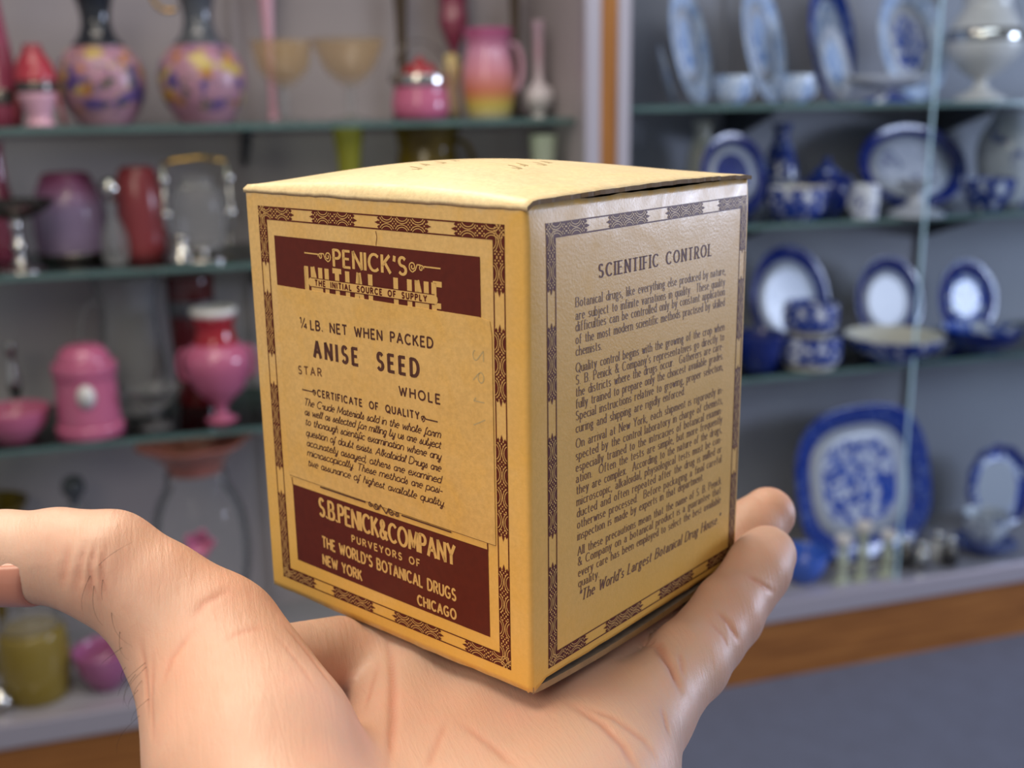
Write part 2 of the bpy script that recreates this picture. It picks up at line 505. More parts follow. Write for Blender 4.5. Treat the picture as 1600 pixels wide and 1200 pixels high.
class Ink:
    """collects ribbons and polygons in face millimetres (u right, v down) for one printed part"""

    def __init__(self, face):
        self.face, self.v, self.f, self.mi = face, [], [], []

    def quad(self, pts, off, mi=0):
        b = len(self.v)
        self.v += [self.face(u, v, off) for u, v in pts]
        self.f.append(tuple(range(b, b + len(pts)))); self.mi.append(mi)

    def rect(self, u0, u1, v0, v1, off, mi=0, step=4.0, dv=(0, 0)):
        """grid that follows the card; dv tilts top and bottom edges"""
        nu, nv = max(1, math.ceil(abs(u1 - u0) / step)), max(1, math.ceil(abs(v1 - v0) / step))
        for i in range(nu):
            for j in range(nv):
                q = []
                for a, c in ((i, j), (i, j + 1), (i + 1, j + 1), (i + 1, j)):
                    fu, fv = a / nu, c / nv
                    q.append((u0 + (u1 - u0) * fu, v0 + (v1 - v0) * fv + fu * (dv[0] * (1 - fv) + dv[1] * fv)))
                self.quad(q, off, mi)

    def ribbon(self, pts, wid, off, mi=0, thin=None):
        """wid: stroke width; thin: width of flat strokes (None: even)"""
        P = [pts[0]]
        for q in pts[1:]:
            L = math.hypot(q[0] - P[-1][0], q[1] - P[-1][1])
            if L < 1e-6: continue
            k = max(1, math.ceil(L / 3.5))
            a = P[-1]
            for i in range(1, k + 1): P.append((a[0] + (q[0] - a[0]) * i / k, a[1] + (q[1] - a[1]) * i / k))
        if len(P) < 2: return
        # split at sharp corners
        runs, cur = [], [P[0]]
        for i in range(1, len(P)):
            cur.append(P[i])
            if i < len(P) - 1:
                a = math.atan2(P[i][1] - P[i - 1][1], P[i][0] - P[i - 1][0])
                b = math.atan2(P[i + 1][1] - P[i][1], P[i + 1][0] - P[i][0])
                d = abs((b - a + PI) % (2 * PI) - PI)
                if d > 0.9: runs.append(cur); cur = [P[i]]
        runs.append(cur)
        for R_ in runs:
            n = len(R_)
            L_, Rr_ = [], []
            for i in range(n):
                p, q = R_[max(i - 1, 0)], R_[min(i + 1, n - 1)]
                dx, dy = q[0] - p[0], q[1] - p[1]
                l = math.hypot(dx, dy) or 1
                dx, dy = dx / l, dy / l
                w = wid if thin is None else thin + (wid - thin) * abs(dy) ** 1.3
                e = 0.0
                if i == 0: e = -wid * .18
                if i == n - 1: e = wid * .18
                x, y = R_[i][0] + dx * e, R_[i][1] + dy * e
                L_.append((x - dy * w / 2, y + dx * w / 2)); Rr_.append((x + dy * w / 2, y - dx * w / 2))
            b = len(self.v)
            self.v += [self.face(u, v, off) for u, v in L_] + [self.face(u, v, off) for u, v in Rr_]
            for i in range(n - 1):
                self.f.append((b + i, b + i + 1, b + n + i + 1, b + n + i)); self.mi.append(mi)

    def disc(self, u, v, r, off, mi=0, n=7, ry=None):
        ry = ry or r
        self.quad([(u + r * math.cos(2 * PI * i / n), v + ry * math.sin(2 * PI * i / n)) for i in range(n)], off, mi)

    def text(self, s, u0, u1, vb, cap, wid, off, mi=0, style='sans', thin=None, gap=.22, vb1=None, space=None, rot=None):
        """fit s between u0 and u1 on baseline vb (vb1 at the right end), cap height in mm"""
        items, x = [], 0.0
        prev_low = False
        for ch in s:
            small = False
            if style == 'script' and ch in G_SCRIPT: a, sp = G_SCRIPT[ch]
            elif ch in G_LOW: a, sp = G_LOW[ch]
            elif ch in '\x01': continue
            else: a, sp = G_CAP.get(ch, (.3, ''))
            if ch == ' ' and space: a = space
            if style == 'smallcaps' and ch.islower():
                a, sp = G_CAP[ch.upper()]; small = True; a *= .76
            items.append((ch, x, a, sp, small))
            x += a + gap * (.55 if style == 'script' else 1)
        tot = max(x - gap, .01)
        sx = (u1 - u0) / tot
        k = 0 if vb1 is None else (vb1 - vb) / (u1 - u0)
        shear = {'script': .34, 'italic': .22}.get(style, 0)

        def put(px, py):
            u = u0 + px * sx + shear * py * cap
            v = vb - py * cap + k * (px * sx)
            return (u, v)
        serif = style in ('serif', 'smallcaps', 'italic')
        for idx, (ch, x0, a, sp, small) in enumerate(items):
            sc_ = .76 if small else 1
            for st in strokes_of(sp):
                q = [put(x0 + p[0] * sc_, p[1] * sc_) for p in st]
                self.ribbon(q, wid, off, mi, thin)
                if serif and len(st) >= 2:
                    for e, nb in ((st[0], st[1]), (st[-1], st[-2])):
                        dx, dy = e[0] - nb[0], e[1] - nb[1]
                        if abs(dy) > 1.1 * abs(dx) and min(abs(e[1] - m) for m in (0, .62, 1, -.34)) < .02 and ch not in "cegsCGSO.,'\"":
                            hw = wid * .8 if wid > .4 else wid * .72
                            lo, hi = (-hw, hw)
                            if abs(e[1] - .62) < .02 and ch not in 'vwxy': lo, hi = -hw, hw * .3
                            if abs(e[1] - 1) < .02 and ch.islower(): lo, hi = -hw, hw * .3
                            c = put(x0 + e[0] * sc_, e[1] * sc_)
                            self.ribbon([(c[0] + lo, c[1]), (c[0] + hi, c[1])], thin or wid * .5, off, mi)
            if style == 'script' and ch.islower() and idx + 1 < len(items) and items[idx + 1][0].islower():
                nx = items[idx + 1][1]
                p0 = put(x0 + a - .02, .04); p1 = put(x0 + a + (nx - x0 - a) * .5, .06); p2 = put(nx + .04, .26)
                self.ribbon([p0, p1, p2], wid * .75, off, mi)

    def spiral(self, u, v, r, a0, turns, wid, off, mi=0, n=22):
        self.ribbon([(u + r * (1 - .8 * i / n) * math.cos(a0 + turns * 2 * PI * i / n), v + r * (1 - .8 * i / n) * math.sin(a0 + turns * 2 * PI * i / n)) for i in range(n + 1)], wid, off, mi)

    def build(self, name, mats, parent):
        return mesh(name, self.v, self.f, mats, parent, midx=self.mi)


# ------------------------------------------------------------------ carton
BW, BD, BH = 89.11, 87.67, 104.36            # mm


def card_material(name, base, dark, amber, strength, edge=True):
    t = NT(name)
    o = t.obj()
    n1 = t.noise(38, 4, .6); n2 = t.noise(900, 2); n3 = t.noise(70, 5, .65, dist=1.0)
    c = t.ramp(n1, [(.3, lin(dark)), (.7, lin(base))])
    c = t.mix(t.math('MULTIPLY', t.ramp(n3, [(.48, 0.0), (.66, 1.0)]), strength), c, lin(amber))
    c = t.mix(t.ramp(n2, [(.35, .16), (.65, 0.0)]), c, lin('#7a5a2c'))
    if edge:
        s = t.n('SeparateXYZ'); t.l(o, s.inputs[0])
        # age-yellowed band along the lower edges and the front fold, rubbed grey fibres on the top rim
        zz = t.math('DIVIDE', s.outputs[2], BH / 1000)
        low = t.ramp(t.math('ADD', zz, t.math('MULTIPLY', n1, .5)), [(.28, 1.0), (.85, 0.0)])
        xx = t.math('DIVIDE', s.outputs[0], BW / 1000)
        fold = t.ramp(xx, [(.90, 0.0), (.985, 1.0)])
        c = t.mix(t.math('MULTIPLY', t.math('MAXIMUM', low, t.math('MULTIPLY', fold, .7)), .75), c, lin(amber))
        n4 = t.noise(260, 4)
        rim = t.ramp(t.math('ADD', zz, t.math('MULTIPLY', t.math('SUBTRACT', n4, .5), .06)), [(.982, 0.0), (.996, 1.0)])
        c = t.mix(t.math('MULTIPLY', rim, .55), c, lin('#c9b592'))
        rim2 = t.ramp(t.math('ADD', zz, t.math('MULTIPLY', t.math('SUBTRACT', n4, .5), .025)), [(.0, 1.0), (.010, 0.0)])
        c = t.mix(t.math('MULTIPLY', rim2, .6), c, lin('#e0cda0'))
    t.set(Base_Color=c, Roughness=t.ramp(n3, [(.3, .30), (.7, .46)]))
    t.bump(t.noise(1600, 3), .12, .0004)
    return t.m


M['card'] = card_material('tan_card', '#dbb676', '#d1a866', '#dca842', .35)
M['card_top'] = card_material('toplit_card', '#e6d0a6', '#e0c898', '#dcb868', .15, False)  # overhead light on the lid put into a paler base than the walls
M['card_raw'] = plain('raw_grey_card', '#86705a', .95, var=.3, scale=300)
M['card_fold'] = plain('folded_brown_card', '#9a7442', .7, var=.3, scale=200)
M['slip'] = card_material('label_paper', '#d8b06c', '#cfa55e', '#d8a440', .3, False)
M['ink'] = plain('maroon_ink', '#5a1f12', .5, var=.18, scale=500, spec=.3)
M['ink_text'] = plain('brown_ink', '#4e2a1c', .45)
M['ink_side'] = plain('thin_brown_ink', '#664238', .42)
M['ink_faded'] = plain('faded_brown_ink', '#6a4426', .5)
M['ink_pale'] = plain('unprinted_tan', '#d2a862', .45, var=.08, scale=200)
M['pencil'] = plain('pencil_grey', '#b09a6c', .6)


def fface(u, v, off):
    b = .35 * math.sin(PI * min(max(u / BW, 0), 1)) * math.sin(PI * min(max(v / BH, 0), 1))
    return (u / 1000, -(off + b) / 1000, (BH - v) / 1000)


def rface(u, v, off):
    b = .5 * math.sin(PI * min(max(u / BD, 0), 1)) * math.sin(PI * min(max(v / BH, 0), 1))
    b -= .65 * max(0.0, 1 - max(v, 0) / 9.0) ** 2          # the wall leans in towards the lid
    return ((BW + off + b) / 1000, u / 1000, (BH - v) / 1000)


carton = empty('carton', label='tan printed card carton of anise seed resting on the open hand', cat='box')
ox = rdir(.758505, -.651668, 0); oy = rdir(.651668, .758505, 0); oo = rig(-.064375, .270057, -.122935)
carton.matrix_world = Matrix(((ox.x, oy.x, 0, oo.x), (ox.y, oy.y, 0, oo.y), (0, 0, 1, oo.z), (0, 0, 0, 1)))
carton.rotation_mode = 'XYZ'


def carton_body():
    rnd = random.Random(3)
    per, rc = [], 1.3
    cs = [(rc, rc, 180, 270), (BW - rc, rc, 270, 360), (BW - rc, BD - rc, 0, 90), (rc, BD - rc, 90, 180)]
    for k, (x, y, a0, a1) in enumerate(cs):
        for i in range(6):
            a = math.radians(a0 + (a1 - a0) * i / 5)
            per.append((x + rc * math.cos(a), y + rc * math.sin(a), math.cos(a), math.sin(a)))
        x2, y2, b0, _ = cs[(k + 1) % 4]
        a = math.radians(a1)
        e = per[-1]; n = 22
        s2 = (x2 + rc * math.cos(math.radians(b0)), y2 + rc * math.sin(math.radians(b0)))
        for i in range(1, n):
            per.append((e[0] + (s2[0] - e[0]) * i / n, e[1] + (s2[1] - e[1]) * i / n, math.cos(a), math.sin(a)))
    N = len(per)
    zs = [BH * i / 60 for i in range(61)]
    V, F, MI = [], [], []
    jag = [rnd.uniform(-.25, .2) for _ in range(N)]
    for th in (0, .65):
        for k_row, z in enumerate(zs):
            for i, (x, y, nx, ny) in enumerate(per):
                px, py = x, y
                v = BH - z
                if th == 0:
                    if ny < -.99 and rc < x < BW - rc: px, py = x, fface(x, v, 0)[1] * 1000
                    elif nx > .99 and rc < y < BD - rc: px = rface(y, v, 0)[0] * 1000
                    elif nx > .05: px = x + nx * (rface(y, v, 0)[0] * 1000 - BW - .5 * math.sin(PI * min(max(y / BD, 0), 1)) * math.sin(PI * v / BH))
                else:
                    px, py = x - nx * th, y - ny * th
                zz = z
                if z == zs[-1]: zz = BH - .35 + jag[i]
                if z == zs[0]: zz = .25 + jag[(i * 7) % N]
                if k_row < 2 and nx > .5 and y > 1.5: zz = max(zz, (1.8 + jag[(i * 5) % N] * .6) * min(1, (y - 1.5) / 3 + .2) + k_row * .8)
                V.append((px / 1000, py / 1000, zz / 1000))
    H = len(zs)
    for s_ in (0, 1):
        for k in range(H - 1):
            for i in range(N):
                a, b = s_ * H * N + k * N + i, s_ * H * N + k * N + (i + 1) % N
                q = (a, b, b + N, a + N)
                F.append(q if s_ == 0 else q[::-1]); MI.append(0 if s_ == 0 else 1)
    for k in (0, H - 1):
        for i in range(N):
            a, b = k * N + i, k * N + (i + 1) % N
            q = (a, b, b + H * N, a + H * N)
            F.append(q if k else q[::-1]); MI.append(1)
    return mesh('carton_body', V, F, [M['card'], M['card_raw']], carton, smooth=True, midx=MI)


carton_body()


def sheet(name, fn, nx, ny, th, mats):
    """thin card: fn(a, b) -> mm point; sides and underside show the raw card"""
    V, F, MI = [], [], []
    for s_ in (0, 1):
        for i in range(nx + 1):
            for j in range(ny + 1):
                p = fn(i / nx, j / ny)
                V.append((p[0] / 1000, p[1] / 1000, (p[2] - th * s_) / 1000))
    K = (nx + 1) * (ny + 1)
    idx = lambda i, j, s_: s_ * K + i * (ny + 1) + j
    for i in range(nx):
        for j in range(ny):
            F.append((idx(i, j, 0), idx(i + 1, j, 0), idx(i + 1, j + 1, 0), idx(i, j + 1, 0))); MI.append(0)
            F.append((idx(i, j, 1), idx(i, j + 1, 1), idx(i + 1, j + 1, 1), idx(i + 1, j, 1))); MI.append(1)
    for i in range(nx):
        F.append((idx(i, 0, 0), idx(i, 0, 1), idx(i + 1, 0, 1), idx(i + 1, 0, 0))); MI.append(0)
        F.append((idx(i, ny, 0), idx(i + 1, ny, 0), idx(i + 1, ny, 1), idx(i, ny, 1))); MI.append(1)
    for j in range(ny):
        F.append((idx(0, j, 0), idx(0, j + 1, 0), idx(0, j + 1, 1), idx(0, j, 1))); MI.append(1)
        F.append((idx(nx, j, 0), idx(nx, j, 1), idx(nx, j + 1, 1), idx(nx, j + 1, 0))); MI.append(1)
    o = mesh(name, V, F, mats, carton, midx=MI)
    return o


_r = random.Random(11)
RAG = [_r.uniform(-.35, .35) for _ in range(80)]


def top_fn(a, b):
    x = .02 + a * (BW + .35)
    y = -.25 + b * (BD + .25)
    dome = 5.4 * math.sin(PI * a) ** .75 * math.sin(PI * min(1, b ** .72)) ** .8
    lift = (.15 + .85 * max(0, math.sin(PI * min(1, b ** 1.3))) ** .7 + .3 * RAG[int(b * 60)]) * a ** 3 if b > .03 else .1
    z = BH + .25 + dome + lift
    if b < .012: z = BH - .5; y = -.10
    if a > .999: x += RAG[int(b * 60)] * 1.1 + .2 * math.sin(b * 90)
    if b < .012: z += RAG[int(a * 50)] * .3
    return (x, y, z)


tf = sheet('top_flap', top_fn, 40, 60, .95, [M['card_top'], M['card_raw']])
tf.data.polygons.foreach_set('use_smooth', [len(p.vertices) == 4 and p.material_index == 0 for p in tf.data.polygons])


def tuck_fn(a, b):
    return (BW - 1.9 - 6 * (1 - a), 2 + b * (BD - 4), BH - .75 - 1.0 * (1 - a) + .25 * math.sin(9 * b))


sheet('tuck_flap', tuck_fn, 3, 20, .5, [M['card'], M['card_raw']])


def bot_fn(a, b):
    x = .7 + a * (BW - .75)
    y = .75 + b * (BD - .9)
    sag = 1.7 * math.sin(PI * b ** .9) ** .8 * a ** 2
    return (x, y, 1.35 - sag - .12 * RAG[int(b * 30)] * a)


sheet('bottom_flap', bot_fn, 16, 30, 1.5, [M['card_raw'], M['card_fold']])

# ---- pencil squiggles on the lid
def tface(u, v, off):
    p = top_fn((u - .02) / (BW + .35), (v + .25) / (BD + .25))
    return (p[0] / 1000, p[1] / 1000, (p[2] + off) / 1000)


pk = Ink(tface)
for (u, v, s) in ((44, 13, 1), (42, 18, .8), (43, 22, 1), (43, 27, .7), (64, 24, 1), (62, 29, .8), (63, 34, 1), (61, 39, .8)):
    pk.ribbon([(u + 3.0 * s * math.cos(a * 1.7), v + 2.4 * s * math.sin(a) + i * .28) for i, a in enumerate([k * .45 for k in range(11)])], .32, .07)
pk.build('pencil_mark', [M['pencil']], tf)

# ---- ornamental frames
def border(ink, u0, u1, v0, v1, bw, hcuts, vcuts_l, vcuts_r, off=.06):
    def band(P0, P1, inward, segs):
        L = math.hypot(P1[0] - P0[0], P1[1] - P0[1])
        d = ((P1[0] - P0[0]) / L, (P1[1] - P0[1]) / L)
        pt = lambda s, q: (P0[0] + d[0] * s + inward[0] * q, P0[1] + d[1] * s + inward[1] * q)
        for q in (.12, bw - .12): ink.ribbon([pt(0, q), pt(L, q)], .3, off)
        for s0, s1 in segs:
            n = max(1, math.ceil((s1 - s0) / 3))
            for i in range(n):
                a, b = s0 + (s1 - s0) * i / n, s0 + (s1 - s0) * (i + 1) / n
                ink.quad([pt(a, .1), pt(a, bw - .1), pt(b, bw - .1), pt(b, .1)], off)
            for e, sg in ((s0, -1), (s1, 1)):
                if .5 < e < L - .5:
                    for q in (.2, .5, .8):
                        h = 1.5 if q == .5 else .7
                        ink.quad([pt(e, bw * (q - .16)), pt(e + sg * h, bw * q), pt(e, bw * (q + .16))], off)
            # pale openwork: back-to-back arcs and dot clusters
            per = bw * 1.75
            m = max(1, round((s1 - s0) / per))
            per = (s1 - s0) / m
            po = off + .04
            for i in range(m):
                c = s0 + per * (i + .5)
                for sgn in (1, -1):
                    for rr in (.62, .46):
                        cq = bw * .5 + sgn * bw * .66
                        arc = []
                        for g in range(9):
                            an = math.radians(-62 + 124 * g / 8)
                            arc.append(pt(c + bw * rr * 1.25 * math.sin(an), cq - sgn * bw * rr * math.cos(an)))
                        ink.ribbon(arc, .16, po, 1)
                for sg in (-1, 1):
                    ce = c + sg * per * .40
                    for (ds, dq) in ((0, .5), (0, .2), (0, .8), (-.16 * bw, .35), (.16 * bw, .35), (-.16 * bw, .65), (.16 * bw, .65)):
                        ink.disc(*pt(ce + ds, bw * dq), .2, po, 1, 5)
    band((u0, v0), (u1, v0), (0, 1), [(a - u0, b - u0) for a, b in hcuts])
    band((u0, v1), (u1, v1), (0, -1), [(a - u0, b - u0) for a, b in hcuts])
    band((u0, v0), (u0, v1), (1, 0), [(a - v0, b - v0) for a, b in vcuts_l])
    band((u1, v0), (u1, v1), (-1, 0), [(a - v0, b - v0) for a, b in vcuts_r])


HC = [(5.3, 17.4), (25.8, 39.2), (47.8, 62), (70.6, 83.5)]
VC = [(4.4, 17.4), (25.8, 40.0), (48.9, 63.6), (63.6, 69.5), (77.6, 88), (88, 100.4)]
ib = Ink(fface); border(ib, 5.3, 83.5, 4.4, 100.4, 3.1, HC, VC, VC)
ib.ribbon([(46.6, 7.9), (46.9, 9.2), (46.5, 11.0)], .14, .07)     # small split in the card
ib.build('printed_border', [M['ink'], M['ink_pale']], carton)
HC2 = [(5.9, 18.8), (27.6, 41), (50.2, 64.4), (73, 86)]
ib = Ink(rface); border(ib, 5.9, 86.0, 4.4, 100.6, 3.0, HC2, VC, VC)
ib.build('printed_border', [M['ink'], M['ink_pale']], carton)

# ---- upper maroon panel
ti = Ink(fface)
ti.rect(10.9, 76.95, 11.15, 33, .06)
tp = ti.build('title_panel', [M['ink']], carton)
ti = Ink(fface)
ti.text("PENICK'S", 32.3, 55.7, 16.65, 3.65, .86, .10, 0, thin=.58, gap=.30)
for sg, e0, c0 in ((1, 22.0, 27.2), (-1, 65.9, 60.7)):
    ti.ribbon([(e0, 14.45), (c0 - sg * .4, 14.45)], .32, .10)
    ti.spiral(c0 + sg * .4, 14.9, .75, PI * (1 if sg > 0 else 0), 1.2 * sg, .28, .10)
    ti.ribbon([(c0 + sg * .6, 14.2), (c0 + sg * 1.6, 14.2), (c0 + sg * 2.2, 15.4), (c0 + sg * 3.1, 15.9)], .3, .10)
    ti.spiral(c0 + sg * 3.0, 14.7, 1.15, PI / 2, -1.4 * sg, .3, .10)
ti.text('INITIAL LINE', 22.3, 66.0, 27.4, 9.6, 1.45, .10, 0, thin=1.2, gap=.55, space=.4)
ti.rect(21.5, 22.2, 17.9, 23.3, .10)
lt = ti.build('lettering', [M['ink_pale']], tp)
bi = Ink(fface)
bi.rect(24.0, 63.9, 20.05, 22.2, .15); bi.disc(24.0, 21.12, 1.07, .149, 0, 14); bi.disc(63.9, 21.12, 1.07, .149, 0, 14)
for q in (20.1, 22.15): bi.ribbon([(24, q), (64, q)], .18, .17, 1)
bi.text('THE INITIAL SOURCE OF SUPPLY', 25.4, 61.7, 21.75, 1.2, .36, .18, 1, gap=.5, space=.6)
bi.build('banner', [M['ink_pale'], M['ink']], tp)

# ---- lower maroon panel
ci = Ink(fface)
ci.rect(11.8, 77.65, 73.5, 94.0, .06, dv=(.45, .45))
ci.ribbon([(11.7, 71.8), (11.8, 73.6)], .25, .07); ci.ribbon([(77.5, 72.5), (77.55, 74.2)], .35, .07)
cp = ci.build('company_panel', [M['ink']], carton)
ci = Ink(fface)
ci.text('S.B.PENICK&COMPANY', 22.0, 67.7, 79.35, 4.45, .88, .10, gap=.26, vb1=80.1, thin=.7)
ci.text('PURVEYORS OF', 33.6, 56.6, 83.4, 1.65, .38, .10, gap=.5, vb1=83.6, space=.45)
ci.text("THE WORLD'S BOTANICAL DRUGS", 22.3, 67.6, 87.65, 2.7, .52, .10, gap=.30, vb1=88.8, space=.34)
ci.text('NEW YORK', 22.05, 36.3, 92.35, 2.5, .52, .10, gap=.30, vb1=92.8, space=.34)
ci.text('CHICAGO', 55.5, 67.5, 93.25, 2.3, .52, .10, gap=.34, vb1=93.4)
ci.build('lettering', [M['ink_pale']], cp)

# ---- pasted paper slip
SL = lambda u: 71.1 + (u - 11) * .0175


def slip_mesh():
    V, F = [], []
    nu, nv = 20, 14
    for s_ in (0, 1):
        for i in range(nu + 1):
            for j in range(nv + 1):
                u = 10.9 + 69.0 * i / nu
                v0, v1 = 23.05 + (u - 11) * .006, SL(u)
                v = v0 + (v1 - v0) * j / nv
                if i == nu and j == 0: u -= .5; v += .5
                V.append(fface(u, v, .24 - .14 * s_))
    K = (nu + 1) * (nv + 1)
    ix = lambda i, j, s_: s_ * K + i * (nv + 1) + j
    for i in range(nu):
        for j in range(nv): F.append((ix(i, j, 0), ix(i, j + 1, 0), ix(i + 1, j + 1, 0), ix(i + 1, j, 0)))
    for i in range(nu):
        F.append((ix(i, 0, 0), ix(i + 1, 0, 0), ix(i + 1, 0, 1), ix(i, 0, 1))); F.append((ix(i, nv, 0), ix(i, nv, 1), ix(i + 1, nv, 1), ix(i + 1, nv, 0)))
    for j in range(nv):
        F.append((ix(0, j, 0), ix(0, j, 1), ix(0, j + 1, 1), ix(0, j + 1, 0))); F.append((ix(nu, j, 0), ix(nu, j + 1, 0), ix(nu, j + 1, 1), ix(nu, j, 1)))
    return mesh('paper_slip', V, F, M['slip'], carton)


slip = slip_mesh()
si = Ink(fface)
O = .28
# stamped fraction: small 1, slash, small 4
si.text('1', 19.1, 19.6, 31.3, 1.3, .32, O); si.text('/', 19.5, 20.9, 32.4, 2.3, .3, O); si.text('4', 20.5, 21.5, 32.5, 1.2, .3, O)
si.text('LB. NET WHEN PACKED', 23.0, 63.3, 32.45, 2.15, .46, O, vb1=31.6, gap=.38, space=.5)
si.text('ANISE SEED', 23.8, 58.7, 38.95, 3.75, .98, O, vb1=38.6, gap=.62, space=.95, thin=.75)
si.text('STAR', 17.4, 26.0, 44.0, 1.85, .38, O, 1, vb1=43.4, gap=.5)
si.text('WHOLE', 52.5, 64.9, 43.65, 2.0, .44, O, gap=.46)
si.text('CERTIFICATE OF QUALITY', 24.1, 58.4, 48.6, 1.6, .40, O, vb1=48.2, gap=.42, space=.75)
for sg, e0, c0 in ((1, 18.4, 22.4), (-1, 64.0, 60.2)):
    si.ribbon([(e0, 47.8), (c0 - sg * .3, 47.8), (c0 + sg * .3, 47.2), (c0 + sg * .9, 48.3)], .32, O)
    si.spiral(c0 + sg * .7, 47.8, .75, PI / 2, 1.2 * sg, .26, O)
SCRIPT = [('The Crude Materials sold in the whole form', 51.65, 51.3, 64.4), ('as well as selected for milling by us are subject', 54.1, 53.7, 64.4),
          ('to thorough scientific examination where any', 56.6, 56.3, 64.3), ('question of doubt exists. Alkaloidal Drugs are', 59.4, 59.0, 64.2),
          ('accurately assayed, others are examined', 62.0, 61.7, 64.1), ('microscopically. These methods are posi-', 64.5, 64.1, 64.4),
          ('tive assurance of highest available quality.', 67.1, 67.0, 65.0)]
for s_, a, b, ue in SCRIPT:
    si.text(s_, 18.7, ue, a, 1.75, .25, O, 0, 'script', vb1=b, gap=.24, space=.26)
# ornamental rule
si.ribbon([(23.0, 71.75), (39.3, 71.9)], .38, O); si.ribbon([(51.6, 72.25), (67.0, 72.5)], .38, O)
for k, (u, v, r, tn) in enumerate(((41, 71.9, .7, 1.3), (43, 72.0, .95, -1.4), (48, 72.2, .95, 1.4), (50, 72.3, .7, -1.3))):
    si.spiral(u, v, r, PI * (k % 2), tn, .28, O)
si.ribbon([(43.6, 72.8), (44.6, 71.3), (46.4, 73.1), (47.4, 71.5)], .3, O)
# pencilled figures standing on their side
for ch, v0 in (('2', 30.4), ('6', 35.0), ('1', 40.6), ('/', 45)):
    for st in strokes_of(G_CAP[ch][1]):
        si.ribbon([(77.6 - p[1] * 2.9, v0 + p[0] * 4.4) for p in st][::-1], .26, O, 2)
si.build('lettering', [M['ink_text'], M['ink_faded'], M['pencil']], slip)
sl_edge = Ink(fface)
sl_edge.ribbon([(11.0, SL(11) + .12), (79.8, SL(79.8) + .12)], .16, .09)  # shadow along the slip's lower edge, drawn as a thin dark ribbon
sl_edge.build('slip_edge_shade', [M['ink_faded']], cp)

# ---- side text
ri = Ink(rface)
ri.text('SCIENTIFIC CONTROL', 23.4, 69.2, 17.2, 2.75, .58, .07, 0, 'serif', thin=.26, gap=.46, vb1=17.6, space=.42)
SIDE = [(22.3, .75, 76.3, 'Botanical drugs, like everything else produced by nature,'), (25.0, .8, 76.1, 'are subject to infinite variations in quality.  These quality'),
        (27.4, .8, 76.2, 'difficulties can be controlled only by constant application'), (30.1, .8, 76.3, 'of the most modern scientific methods practised by skilled'),
        (32.6, .2, 24.3, 'chemists.'), (36.2, .9, 76.6, 'Quality control begins with the growing of the crop when'),
        (38.8, .9, 76.6, "S. B. Penick & Company's representatives go directly to"), (41.4, .6, 76.4, 'the districts where the drugs occur.  Gatherers are care-'),
        (44.0, .5, 76.5, 'fully trained to prepare only the choicest available grades.'), (46.6, .7, 76.5, 'Special instructions relative to growing, proper selection,'),
        (49.35, .5, 58.2, 'curing and shipping are rigidly enforced.'), (52.75, .6, 76.9, 'On arrival at New York, each shipment is rigorously in-'),
        (55.4, .8, 77.0, 'spected by the control laboratory in charge of chemists,'), (58.1, .7, 77.0, 'especially trained to the intricacies of botanical examin-'),
        (60.6, .7, 77.0, 'ation.  Often the tests are simple, but more frequently'), (63.25, .7, 77.1, 'they are complex.  According to the nature of the drugs,'),
        (65.9, .7, 77.2, 'microscopic, alkaloidal, physiological tests must be con-'), (68.6, .7, 77.3, 'ducted and often repeated after the drug is milled or'),
        (71.25, .8, 77.4, 'otherwise processed.  Before packaging a final careful'), (73.95, .5, 68.5, 'inspection is made by experts in that department.'),
        (77.6, .5, 77.7, 'All these precautions mean that the name of S. B. Penick'), (80.1, .5, 77.7, '& Company on a botanical product is a guarantee that'),
        (82.75, .6, 77.9, 'every care has been employed to select the best available'), (85.3, .1, 24.0, 'quality.')]
for k, (v, dv, ue, s_) in enumerate(SIDE):
    u0 = 15.4 + max(0, k - 13) * .11
    ri.text(s_, u0, ue, v, 2.0, .23, .07, 1, 'serif', thin=.11, gap=.27, vb1=v + dv, space=.34)
ri.text('"The World\'s Largest Botanical Drug House."', 16.7, 77.9, 88.8, 2.5, .36, .07, 1, 'italic', thin=.17, gap=.28, space=.3)
ri.build('side_lettering', [M['ink'], M['ink_side']], carton)
